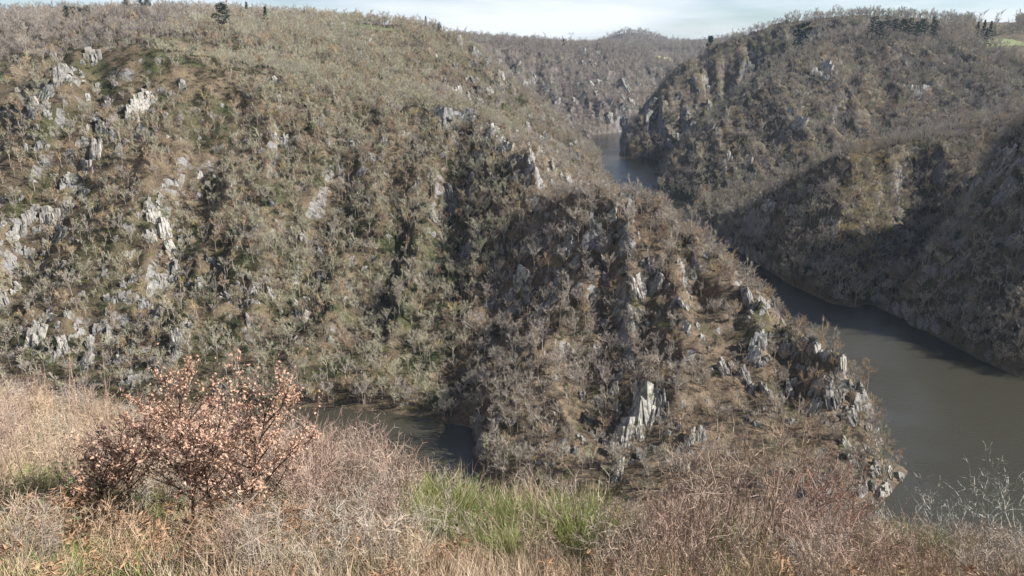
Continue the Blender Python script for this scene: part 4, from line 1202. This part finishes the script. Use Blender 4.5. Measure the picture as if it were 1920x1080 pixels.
for sy_ in (-1, 1):
    bar(xa, (-hw * 1.9, 0, beam), (hw * 1.9, 0, beam)); bar(xa, (-hw * 1.9, 0, beam), (-hw * 0.6, sy_ * 0.8, beam + 2.2), 0.18); bar(xa, (hw * 1.9, 0, beam), (hw * 0.6, sy_ * 0.8, beam + 2.2), 0.18); bar(xa, (-hw * 0.6, sy_ * 0.8, beam + 2.2), (hw * 0.6, sy_ * 0.8, beam + 2.2), 0.2)
new_obj('crossarm', xa.mesh('crossarm', [M['steel']]), pyl)
for ix in (-1.85, 0.0, 1.85):
    g = MB(); g.tube([Vector((hw * ix, 0, beam)), Vector((hw * ix, 0, beam - 3))], [0.2, 0.2], 5)
    new_obj('insulator', g.mesh('insulator', [M['dark']]), pyl)

# ------------------------------------------------------------------ foreground thicket
M['pink'] = plant_mat('pinkish_bare_stems', [(0.345, 0.236, 0.178), (0.425, 0.299, 0.230), (0.287, 0.190, 0.138), (0.391, 0.293, 0.218), (0.322, 0.230, 0.184)], 0.7, 3.0)
M['straw'] = plant_mat('straw_dry_stems', [(0.460, 0.351, 0.236), (0.540, 0.425, 0.293), (0.391, 0.282, 0.190), (0.483, 0.351, 0.230)], 0.8, 3.0)
M['greystem'] = plant_mat('grey_thorn_stems', [(0.310, 0.253, 0.196), (0.414, 0.345, 0.270), (0.356, 0.310, 0.253)], 0.8, 3.0)
M['broom'] = plant_mat('green_broom_stems', [(0.20, 0.26, 0.06), (0.28, 0.34, 0.09), (0.17, 0.23, 0.055), (0.30, 0.35, 0.11)], 0.55, 3.0, 0.15)
M['oakleaf'] = plant_mat('russet_oak_leaves', [(0.54, 0.34, 0.235), (0.62, 0.42, 0.30), (0.45, 0.27, 0.18)], 0.7, 14.0, 0.25)
M['redleaf'] = plant_mat('red_brown_leaves', [(0.33, 0.175, 0.125), (0.38, 0.22, 0.16)], 0.7, 10.0, 0.2)
M['sapling_bark'] = plant_mat('dark_sapling_bark', [(0.075, 0.052, 0.038), (0.10, 0.07, 0.05)], 0.8, 4.0)
M['lichen'] = plant_mat('pale_lichen_branches', [(0.42, 0.40, 0.33), (0.50, 0.48, 0.41), (0.36, 0.34, 0.28)], 0.85, 5.0)
M['bracken'] = plant_mat('dead_bracken', [(0.34, 0.205, 0.12), (0.42, 0.27, 0.16), (0.29, 0.17, 0.10)], 0.8, 6.0, 0.15)
M['bramble'] = plant_mat('bramble_leaves', [(0.10, 0.15, 0.045), (0.16, 0.20, 0.07), (0.20, 0.24, 0.12)], 0.5, 5.0, 0.15)
M['bud'] = plant_mat('yellow_buds', [(0.48, 0.36, 0.16), (0.42, 0.30, 0.14)], 0.7, 5.0)

def branchy(seed, n_stem, h, spread, sub=6, twl=0.28, wid=0.0055, r0=0.005, up=0.8, curve=0.25, twn=3, base=0.12):
    """erect bare shrub: thin stems from one stool, side shoots, fine twigs"""
    r = random.Random(seed)
    st = MB(); tw_ = MB()
    ends = []
    for s in range(n_stem):
        a = r.uniform(0, 6.28); o_ = spread * (r.random() ** 0.6)
        hh = h * r.uniform(0.6, 1.08)
        p0 = Vector((math.cos(a), math.sin(a), 0)) * base * r.random() + Vector((0, 0, -0.15))
        p3 = Vector((math.cos(a) * o_, math.sin(a) * o_, hh))
        p1 = p0.lerp(p3, 0.35) + rv(r, 0.05) + Vector((0, 0, curve * h * 0.3))
        p2 = p0.lerp(p3, 0.7) + rv(r, 0.06) + Vector((0, 0, curve * h * 0.25))
        pl = [p0, p1, p2, p3]
        st.tube(pl, [r0 * 1.2, r0, r0 * 0.75, r0 * 0.35], 3)
        for q_ in range(sub):
            t = r.uniform(0.15, 0.97) * 3; i = min(2, int(t)); b0 = pl[i].lerp(pl[i + 1], t - i)
            d = ((p3 - p0).normalized() * up + rv(r, 0.9)).normalized()
            e = b0 + d * twl * r.uniform(0.5, 1.5)
            tw_.twig(b0, e, wid, r)
            for z_ in range(twn):
                c0 = b0.lerp(e, r.uniform(0.2, 0.95))
                d2 = (d * 0.6 + rv(r, 0.9) + Vector((0, 0, 0.2))).normalized()
                tw_.twig(c0, c0 + d2 * twl * r.uniform(0.25, 0.6), wid * 0.75, r)
        ends.append(p3)
    return st, tw_, ends

def gen_broom(seed, n=420, h=0.95, w=0.4):
    r = random.Random(seed)
    st = MB(); bl = MB()
    for i in range(10):
        a = r.uniform(0, 6.28)
        st.tube([Vector((0, 0, -0.15)), Vector((math.cos(a) * w * 0.4, math.sin(a) * w * 0.4, h * 0.4))], [0.010, 0.005], 3)
    for i in range(n):
        a = r.uniform(0, 6.28); o_ = w * (r.random() ** 0.55)
        s0 = Vector((math.cos(a) * o_ * 0.35, math.sin(a) * o_ * 0.35, r.uniform(0.0, 0.3) * h))
        e = Vector((math.cos(a) * o_ * 1.2, math.sin(a) * o_ * 1.2, h * r.uniform(0.35, 1.1) * (1 - 0.35 * (o_ / w) ** 2))) + rv(r, 0.06)
        bl.twig(s0, e, 0.005, r, 0, 0.14)
        if r.random() < 0.5:
            m_ = s0.lerp(e, r.uniform(0.4, 0.8)); bl.twig(m_, m_ + (e - s0) * 0.3 + rv(r, 0.07), 0.006, r, 0, 0.06)
    return st, bl

def leaf_quad(g, p, d, n, L_, W_, r):
    s = d.cross(n)
    if s.length < 1e-4: return
    s.normalize()
    mid = p + d * L_ * 0.5 + n * L_ * r.uniform(-0.15, 0.25)
    tip = p + d * L_ + n * L_ * r.uniform(-0.35, 0.2)
    k = len(g.v)
    g.v += [p[:], (mid + s * W_ * 0.5)[:], tip[:], (mid - s * W_ * 0.5)[:]]
    g.f += [(k, k + 1, k + 2), (k, k + 2, k + 3)]; g.m += [0, 0]

def gen_oak(seed, h=1.9, reach=1.15, nb=24, leaves=1500, leafL=0.06, low=0.22, lean=0.0, top_bare=0.80):
    r = random.Random(seed)
    st = MB(); br = MB(); lf = MB()
    pl = [Vector((0, 0, -0.2))]
    for i in range(1, 6):
        t = i / 5
        pl.append(Vector((lean * t, 0.05 * t, h * t)) + rv(r, 0.035))
    st.tube(pl, [0.022, 0.019, 0.016, 0.012, 0.008, 0.003], 6)
    segs = []
    for b_ in range(nb):
        t = low + (0.97 - low) * (b_ + r.random()) / nb
        k = t * 5; i = min(4, int(k)); s0 = pl[i].lerp(pl[i + 1], k - i)
        a = b_ * 2.4 + r.uniform(-0.5, 0.5)
        rc = reach * r.uniform(0.6, 1.1) * (1.12 - 0.85 * t)
        e = s0 + Vector((math.cos(a) * rc, math.sin(a) * rc, rc * r.uniform(0.5, 1.15) + 0.1))
        m_ = s0.lerp(e, 0.5) + rv(r, 0.05) - Vector((0, 0, 0.04))
        br.tube([s0, m_, e], [0.008, 0.006, 0.0025], 4)
        segs += [(s0, m_, t), (m_, e, t), (m_, e, t)]
        for q_ in range(6):
            c0 = m_.lerp(e, r.random()) if r.random() < 0.7 else s0.lerp(m_, r.random())
            d = ((e - s0).normalized() + rv(r, 0.8) + Vector((0, 0, 0.35))).normalized()
            ce = c0 + d * r.uniform(0.12, 0.38)
            br.twig(c0, ce, 0.006, r)
            segs.append((c0, ce, t)); segs.append((c0, ce, t))
    dens = [r.random() ** 1.5 for _ in segs]
    n_ = 0; guard = 0
    while n_ < leaves and guard < leaves * 30:
        guard += 1
        j = r.randrange(len(segs))
        a, b2, t = segs[j]
        if r.random() > dens[j] or (t > top_bare and r.random() < 0.8): continue
        p = a.lerp(b2, r.uniform(0.25, 1.0)) + rv(r, 0.03)
        d = (rv(r) + Vector((0, 0, -0.25))).normalized(); nn = rv(r).normalized()
        leaf_quad(lf, p, d, nn, leafL * r.uniform(0.7, 1.3), leafL * r.uniform(0.45, 0.7), r)
        n_ += 1
    return st, br, lf

def gen_bracken(seed, n=16, L_=0.75):
    r = random.Random(seed)
    st = MB(); fr = MB()
    for i in range(n):
        a = r.uniform(0, 6.28)
        p = Vector((r.uniform(-0.15, 0.15), r.uniform(-0.15, 0.15), 0))
        d = Vector((math.cos(a), math.sin(a), r.uniform(0.25, 0.9)))
        pts_ = [p, p + d * L_ * 0.4, p + d * L_ * 0.75 + Vector((0, 0, -0.12)), p + Vector((d.x, d.y, 0.25)) * L_ * 1.05]
        st.tube(pts_, [0.005, 0.004, 0.003, 0.0015], 3)
        for q_ in range(34):
            t = r.uniform(0.3, 1.0) * 3; k = min(2, int(t)); c = pts_[k].lerp(pts_[k + 1], t - k)
            s = Vector((-d.y, d.x, r.uniform(-0.5, 0.2))) * r.choice((-1, 1))
            leaf_quad(fr, c, (s + rv(r, 0.7)).normalized(), rv(r).normalized(), r.uniform(0.04, 0.10), 0.014, r)
    return st, fr

def gen_bramble(seed, n=130):
    r = random.Random(seed)
    st = MB(); lf = MB()
    for i in range(7):
        a = r.uniform(0, 6.28); d = Vector((math.cos(a), math.sin(a), 0))
        pts_ = [Vector((0, 0, -0.1)), d * 0.25 + Vector((0, 0, 0.35)), d * 0.6 + Vector((0, 0, 0.4)), d * 0.95 + Vector((0, 0, 0.1))]
        st.tube(pts_, [0.004, 0.004, 0.003, 0.002], 3)
        for q_ in range(n // 7):
            t = r.uniform(0.4, 3.0); k = min(2, int(t)); c = pts_[k].lerp(pts_[k + 1], t - k) + rv(r, 0.05)
            leaf_quad(lf, c, rv(r).normalized(), Vector((r.uniform(-.4, .4), r.uniform(-.4, .4), 1)).normalized(), r.uniform(0.04, 0.07), 0.04, r)
    return st, lf

def gen_tuft(seed, n=70, h=0.42, w=0.0055, arch=0.3):
    r = random.Random(seed)
    g = MB()
    for i in range(n):
        a = r.uniform(0, 6.28); o_ = arch * r.random()
        p = Vector((r.uniform(-0.12, 0.12), r.uniform(-0.12, 0.12), -0.03))
        g.twig(p, p + Vector((math.cos(a) * o_, math.sin(a) * o_, h * r.uniform(0.35, 1.1))), w, r, 0, 0.15)
    return g

def gen_gnarl(seed, h=1.15, trunks=3):
    """crooked branching bush crusted with lichen: every limb kinks and forks"""
    r = random.Random(seed)
    st = MB(); tw_ = MB()
    def grow(p, d, L_, rad, lev):
        pts_ = [p]; dd = d.copy()
        for k in range(3):
            dd = (dd + rv(r, 0.38) + Vector((0, 0, 0.08))).normalized()
            pts_.append(pts_[-1] + dd * L_ / 3)
        if lev < 2:
            st.tube(pts_, [rad, rad * 0.85, rad * 0.7, rad * 0.5], 4)
        else:
            for a, b2 in zip(pts_[:-1], pts_[1:]): tw_.twig(a, b2, rad * 2.2, r, 0, 0.08)
        if lev >= 4: return
        for q_ in range(4 if lev < 2 else 3):
            i = r.choice((1, 2, 3)) ; nd = (dd * 0.6 + rv(r, 0.85) + Vector((0, 0, 0.15))).normalized()
            grow(pts_[i], nd, L_ * r.uniform(0.5, 0.75), rad * 0.6, lev + 1)
    for t_ in range(trunks):
        a = r.uniform(0, 6.28)
        grow(Vector((0, 0, -0.1)), Vector((math.cos(a) * 0.45, math.sin(a) * 0.45, 1)).normalized(), h * 0.55, 0.011, 0)
    return st, tw_

SH = {}       # kind -> list of lists of (part name, mesh)
def add_shrub(key, variants):
    SH[key] = [[(pn, g.mesh(key + '_' + pn, [M[mk]])) for pn, g, mk in parts] for parts in variants]
def V3(t, mk): return [('stems', t[0], mk), ('twigs', t[1], mk)]
add_shrub('pink', [V3(branchy(s, 20, 1.35, 0.55, 12, 0.30, 0.0085, 0.0055), 'pink') for s in (201, 202, 203, 204)])
add_shrub('pinktall', [V3(branchy(s, 9, 1.9, 0.45, 14, 0.36, 0.008, 0.008), 'pink') for s in (205, 206)])
add_shrub('straw', [V3(branchy(s, 26, 1.0, 0.5, 12, 0.26, 0.0075, 0.0045, 0.9, 0.25, 3, 0.3), 'straw') for s in (211, 212, 213)])
add_shrub('grey', [V3(branchy(s, 16, 1.15, 0.6, 13, 0.30, 0.008, 0.006, 0.4, 0.3, 4), 'greystem') for s in (221, 222, 223)])
add_shrub('broom', [[('stems', a, 'broom'), ('shoots', b_, 'broom'), ('dry_shoots', gen_broom(s + 50, 260, 1.0, 0.75)[1], 'straw')] for s, (a, b_) in ((s, gen_broom(s, 700, 0.9, 0.62)) for s in (231, 232, 233))])
add_shrub('lichen', [V3(gen_gnarl(s), 'lichen') for s in (241, 242, 243)])
add_shrub('bracken', [[('stalks', a, 'bracken'), ('fronds', b_, 'bracken')] for a, b_ in (gen_bracken(s) for s in (251, 252))])
add_shrub('bramble', [[('stems', a, 'pink'), ('leaves', b_, 'bramble')] for a, b_ in (gen_bramble(s) for s in (261, 262))])
def wand(s):
    a, b_, ends = branchy(s, 3, 2.0, 0.35, 3, 0.2, 0.005, 0.006, 1.2, 0.1, 0)
    r = random.Random(s); bd = MB()
    for f_ in list(range(0, len(a.v), 3)):
        pass
    for e in ends:
        for q_ in range(10):
            t = r.uniform(0.45, 1.0); c = e * t + rv(r, 0.02)
            leaf_quad(bd, c, (Vector((0, 0, 1)) + rv(r, 0.6)).normalized(), rv(r).normalized(), 0.022, 0.012, r)
    return [('stems', a, 'pink'), ('twigs', b_, 'pink'), ('buds', bd, 'bud')]
add_shrub('wand', [wand(s) for s in (271, 272)])
OAK = {k: gen_oak(*a) for k, a in {'big': (281, 2.15, 0.95, 38, 5600, 0.040), 'right': (282, 1.75, 1.0, 36, 4400, 0.040, 0.2, 0.5), 'small': (283, 1.25, 0.8, 18, 1000, 0.05, 0.35)}.items()}
for k, t in OAK.items():
    SH['oak_' + k] = [[('stem', t[0].mesh('oak_stem', [M['sapling_bark']])), ('branches', t[1].mesh('oak_branches', [M['sapling_bark']])), ('leaves', t[2].mesh('oak_leaves', [M['oakleaf']]))]]
t = gen_oak(284, 0.85, 0.7, 26, 2600, 0.019, 0.1, 0, 1.1)
SH['redbush'] = [[('stem', t[0].mesh('stem', [M['sapling_bark']])), ('branches', t[1].mesh('branches', [M['pink']])), ('leaves', t[2].mesh('leaves', [M['redleaf']]))]]

def fhit(px_, py_):                      # spot of the near bank seen there
    d = ray(px_, py_)
    xe = d.x * 11.0 / d.y
    lim = min(17.0, max(9.0, (10.5 - 0.45 * xe) if xe < 0 else 10.5 - 0.15 * xe)) + 1.0
    ys = np.arange(2.0, lim, 0.05)
    t_ = ys / d.y
    zs = CAM_H + d.z * t_; h_ = height(d.x * t_, ys)
    k = int(np.argmax(zs < h_))
    if not zs[k] < h_[k]: k = len(ys) - 1
    return (float(d.x * t_[k]), float(ys[k]), float(h_[k]))

def put_shrub(name, key, p, sc, rz, label, group, cat='shrub', vi=None, tilt=None):
    parts = SH[key][(rng.randrange(99) if vi is None else vi) % len(SH[key])]
    e = new_obj(name, None, None, p)
    e.scale = (sc, sc, sc * rng.uniform(0.9, 1.1))
    tl = tilt or (rng.gauss(0, 0.08), rng.gauss(0, 0.08))
    e.rotation_euler = (tl[0], tl[1], rz)
    tag(e, label, cat, group)
    for pn, me in parts:
        new_obj(pn, me, e)
    return e

# named saplings and bushes
put_shrub('oak_sapling', 'oak_big', fhit(375, 1010), 1.0, 0.6, 'large oak sapling with russet dead leaves in the left foreground', None, 'sapling', 0, (0, 0))
put_shrub('oak_sapling', 'oak_right', fhit(448, 1040), 0.95, 0.15, 'oak sapling leaning right with russet leaves beside the large one', None, 'sapling', 0, (0, 0))
put_shrub('oak_sapling', 'oak_small', fhit(410, 1020), 1.15, 2.7, 'oak sapling filling the gap between the two largest russet ones', None, 'sapling', 0, (0, 0))
put_shrub('oak_sapling', 'oak_small', fhit(262, 1000), 1.0, 1.9, 'smaller dark stemmed oak sapling left of the large russet one', None, 'sapling', 0, (0, 0))
put_shrub('oak_sapling', 'oak_small', fhit(205, 1010), 0.8, 4.0, 'smallest thinly leaved oak sapling, leftmost of the saplings', None, 'sapling', 0, (0, 0))
for (x_, y_, s_, lb) in [(1510, 1035, 1.35, 'red brown leafy bush in the right foreground thicket'), (1600, 1040, 1.3, 'red brown leafy bush beside the right river water'), (1420, 1000, 0.7, 'small red brown bush left of the larger red ones'), (1560, 1060, 0.7, 'low red leaved bush at the bottom right edge')]:
    put_shrub('red_bush', 'redbush', fhit(x_, y_), s_, rng.uniform(0, 6), lb, None, 'bush')
for (x_, y_, s_, lb) in [(845, 1000, 1.15, 'tall green broom bush against the dark water'), (800, 985, 0.95, 'green broom bush left of the tall one by the water'), (935, 1010, 1.0, 'green broom clump at the foot of the dark inlet'), (1030, 1050, 1.15, 'bright green broom bush at the bottom centre'), (1085, 1060, 1.1, 'right half of the bright green broom at bottom centre'), (985, 1045, 0.95, 'left half of the bright green broom at bottom centre'),
                         (1690, 1075, 0.8, 'low green broom at the bottom right'), (1770, 1085, 0.7, 'green broom by the bottom right corner twigs'), (1375, 1075, 0.8, 'dull green broom behind the tall pink stems'), (780, 1010, 0.8, 'small green broom among grey stems left of the water'), (1140, 1060, 0.75, 'small green broom right of the bright clump')]:
    put_shrub('broom_bush', 'broom', fhit(x_, min(y_, 1078)), s_, rng.uniform(0, 6), lb, 'green broom bushes', 'bush')
for (x_, y_) in [(770, 1020), (815, 1035), (880, 1040), (905, 1065), (965, 1075), (1060, 1040), (1120, 1075), (1160, 1070), (1010, 1075), (745, 1000), (70, 975), (120, 960), (30, 940), (170, 985)]:
    put_shrub('broom_bush', 'broom', fhit(x_, y_), rng.uniform(0.45, 0.75), rng.uniform(0, 6), 'small green broom tuft ' + where(x_, y_ - 20, FORE_MARKS), 'small broom tufts', 'bush')
for (x_, y_, s_, lb) in [(1880, 1045, 1.9, 'largest pale lichen crusted bush at the right edge'), (1795, 1050, 1.6, 'pale lichen crusted bush left of the largest one'), (1710, 1050, 1.3, 'pale lichen branches in front of the lit water'), (1560, 1040, 1.4, 'pale lichen branches below the spur tip'), (1480, 1035, 1.3, 'pale bare branches under the spur foot'), (1640, 1045, 1.2, 'small pale branches below the river bend'), (1955, 1045, 1.8, 'pale lichen bush cut by the right picture edge')]:
    put_shrub('lichen_bush', 'lichen', fhit(x_, y_), s_, rng.uniform(0, 6), lb, 'pale lichen covered bushes', 'bush')
for (x_, y_) in [(60, 900), (95, 890), (130, 880), (185, 870), (60, 960), (165, 930), (25, 930), (215, 900)]:
    put_shrub('budding_shoots', 'wand', fhit(x_, y_), rng.uniform(0.8, 1.1), rng.uniform(0, 6), 'tall thin budding shoots ' + where(x_, y_ - 90, FORE_MARKS), 'budding shoots on the left', 'shrub')
for (x_, y_) in [(1290, 1078), (1330, 1070), (1400, 1075), (1450, 1060), (1250, 1050), (1310, 1040), (1370, 1040)]:
    put_shrub('tall_stems', 'pinktall', fhit(x_, y_), rng.uniform(0.75, 0.95), rng.uniform(0, 6), 'tall reddish upright stems ' + where(x_, y_ - 90, FORE_MARKS), 'tall reddish stems', 'shrub')
for (x_, y_) in [(560, 960), (620, 950), (660, 970), (700, 960), (510, 940), (590, 1000), (350, 900), (300, 890), (440, 920)]:
    put_shrub('tall_stems', 'pinktall', fhit(x_, y_), rng.uniform(0.6, 0.85), rng.uniform(0, 6), 'long bare whips ' + where(x_, y_ - 90, FORE_MARKS), 'long bare whips on the left', 'shrub')
for (x_, y_) in [(20, 960), (60, 990), (110, 975), (30, 1020), (480, 985), (870, 1050), (940, 1065)]:
    put_shrub('bramble', 'bramble', fhit(x_, y_), rng.uniform(0.8, 1.2), rng.uniform(0, 6), 'low bramble with green leaves ' + where(x_, y_ - 30, FORE_MARKS), 'green brambles of the foreground', 'shrub')

# the thicket between them
cnt = {}
for gxi in np.arange(-15.0, 14.0, 0.62):
    for gyi in np.arange(5.4, 18.5, 0.62):
        x = gxi + rng.uniform(-0.3, 0.3); y = gyi + rng.uniform(-0.3, 0.3)
        z = float(height(x, y)[0])
        a_, b_, d_ = project(x, y, z)
        if a_ < -120 or a_ > 2040 or b_ > 1190: continue
        edge_ = min(16.5, max(9.0, (10.5 - 0.45 * x) if x < 0 else 10.5 - 0.15 * x)) + 2.2
        if y > edge_: continue
        # keep the named bushes readable
        if 880 < a_ < 1140 and b_ > 1000 and rng.random() < 0.85: continue
        if 770 < a_ < 960 and rng.random() < 0.55: continue
        if 190 < a_ < 560 and b_ > 960 and rng.random() < 0.5: continue
        u_ = rng.random()
        if a_ < 330:
            key = 'straw' if u_ < 0.62 else ('pink' if u_ < 0.84 else 'grey')
        elif a_ < 780:
            key = 'straw' if u_ < 0.26 else ('pink' if u_ < 0.70 else 'grey')
        elif a_ < 1180:
            key = 'grey' if u_ < 0.42 else ('straw' if u_ < 0.62 else 'pink')
        elif a_ < 1500:
            key = 'pink' if u_ < 0.72 else ('grey' if u_ < 0.85 else 'straw')
        else:
            key = 'grey' if u_ < 0.5 else ('pink' if u_ < 0.8 else 'straw')
        sc = rng.uniform(0.65, 1.0)
        if a_ > 1500: sc *= 0.88
        if a_ < 330: sc *= 0.86
        if b_ > 1000: sc *= 0.72
        nm, lk = {'straw': ('straw_shrub', 'straw coloured dry feathery shrub'), 'pink': ('twiggy_shrub', 'pinkish bare twiggy shrub'), 'grey': ('thorny_shrub', 'grey bare tangled shrub')}[key]
        wh = ('at the far left of the foreground', 'far left') if a_ < 330 else (('in the foreground below the left water', 'left') if a_ < 780 else (('in the foreground around the green broom', 'middle') if a_ < 1180 else (('in the foreground under the spur', 'right') if a_ < 1500 else ('in the foreground below the right water', 'far right'))))
        put_shrub(nm, key, (x, y, z), sc, rng.uniform(0, 6.28), ('small ' if sc < 0.62 else ('tall ' if sc > 0.88 else '')) + lk + ' ' + where(a_, b_ - 60, FORE_MARKS), lk + 's of the foreground')
        cnt[key] = cnt.get(key, 0) + 1
for (x_, y_) in [(60, 1055), (130, 1065), (210, 1060), (290, 1060), (20, 1070), (360, 1070), (150, 1030), (90, 1030), (440, 1070), (520, 1065), (620, 1070), (700, 1060), (250, 1035)]:
    put_shrub('dead_bracken', 'bracken', fhit(x_, y_), rng.uniform(0.8, 1.15), rng.uniform(0, 6), 'collapsed rust brown bracken ' + where(x_, y_, FORE_MARKS), 'dead bracken', 'fern')
print('thicket', cnt)

# dry grass and litter under the thicket
PROTO['tuft_dry'] = []; PROTO['tuft_green'] = []; PROTO['brk'] = []
for s_ in (301, 302, 303):
    PROTO['tuft_dry'].append((None, None, bpy.data.objects.new('tuft_pattern', gen_tuft(s_).mesh('tuft', [M['straw']]))))
for s_ in (311, 312):
    PROTO['tuft_green'].append((None, None, bpy.data.objects.new('tuft_pattern', gen_tuft(s_, 60, 0.34).mesh('tuft', [M['broom']]))))
for s_ in (321,):
    a, b_ = gen_bracken(s_, 9, 0.5)
    j = MB(); j.v = a.v + b_.v; j.f = a.f + [tuple(q + len(a.v) for q in f) for f in b_.f]; j.m = [0] * len(j.f)
    PROTO['brk'].append((None, None, bpy.data.objects.new('litter_pattern', j.mesh('litter', [M['bracken']]))))
tx, ty = jitter_grid(-16, 15, 4.5, 19, 0.17)
tz = height(tx, ty)
ta, tb, td = project(tx, ty, tz)
ok = (ta > -100) & (ta < 2020) & (tb < 1200)
tx, ty, tz, ta, tb = [q[ok] for q in (tx, ty, tz, ta, tb)]
ng_ = fbm(tx / 1.6, ty / 1.6, 3, 121); nb_ = fbm(tx / 1.2, ty / 1.2, 3, 131)
uu = NR.rand(len(tx))
kk_ = np.where((nb_ > 0.12) & (uu < 0.10), 2, np.where((ng_ > 0.12) & (uu < 0.55), 1, 0))
kk_ = np.where((ta < 330) & (tb > 880) & (tb < 1020) & (uu < 0.6), 1, kk_)
kk_ = np.where((ta < 750) & (tb > 1010) & (uu < 0.16), 2, kk_)
scatter('dry_grass', np.stack([tx, ty, tz - 0.02], 1), kk_, NR.randint(0, 60, len(tx)), NR.uniform(0, 6.28, len(tx)), NR.uniform(0.6, 1.2, len(tx)), ['tuft_dry', 'tuft_green', 'brk'], 'dry straw coloured grass under the foreground thicket', 'grass')

# ------------------------------------------------------------------ air
g = MB(); g.box((300, 2700, -14), 8200, 7400, 330)
hm = bpy.data.materials.new('haze_air'); hm.use_nodes = True
nt = hm.node_tree
for n in list(nt.nodes): nt.nodes.remove(n)
ho = nt.nodes.new("ShaderNodeOutputMaterial"); hv = nt.nodes.new("ShaderNodeVolumePrincipled")
hv.inputs["Color"].default_value = (0.52, 0.71, 1.0, 1)
hv.inputs["Density"].default_value = 0.000026
hv.inputs["Anisotropy"].default_value = 0.2
nt.links.new(hv.outputs[0], ho.inputs["Volume"])
tag(new_obj('haze', g.mesh('haze', [hm])), kind='stuff')
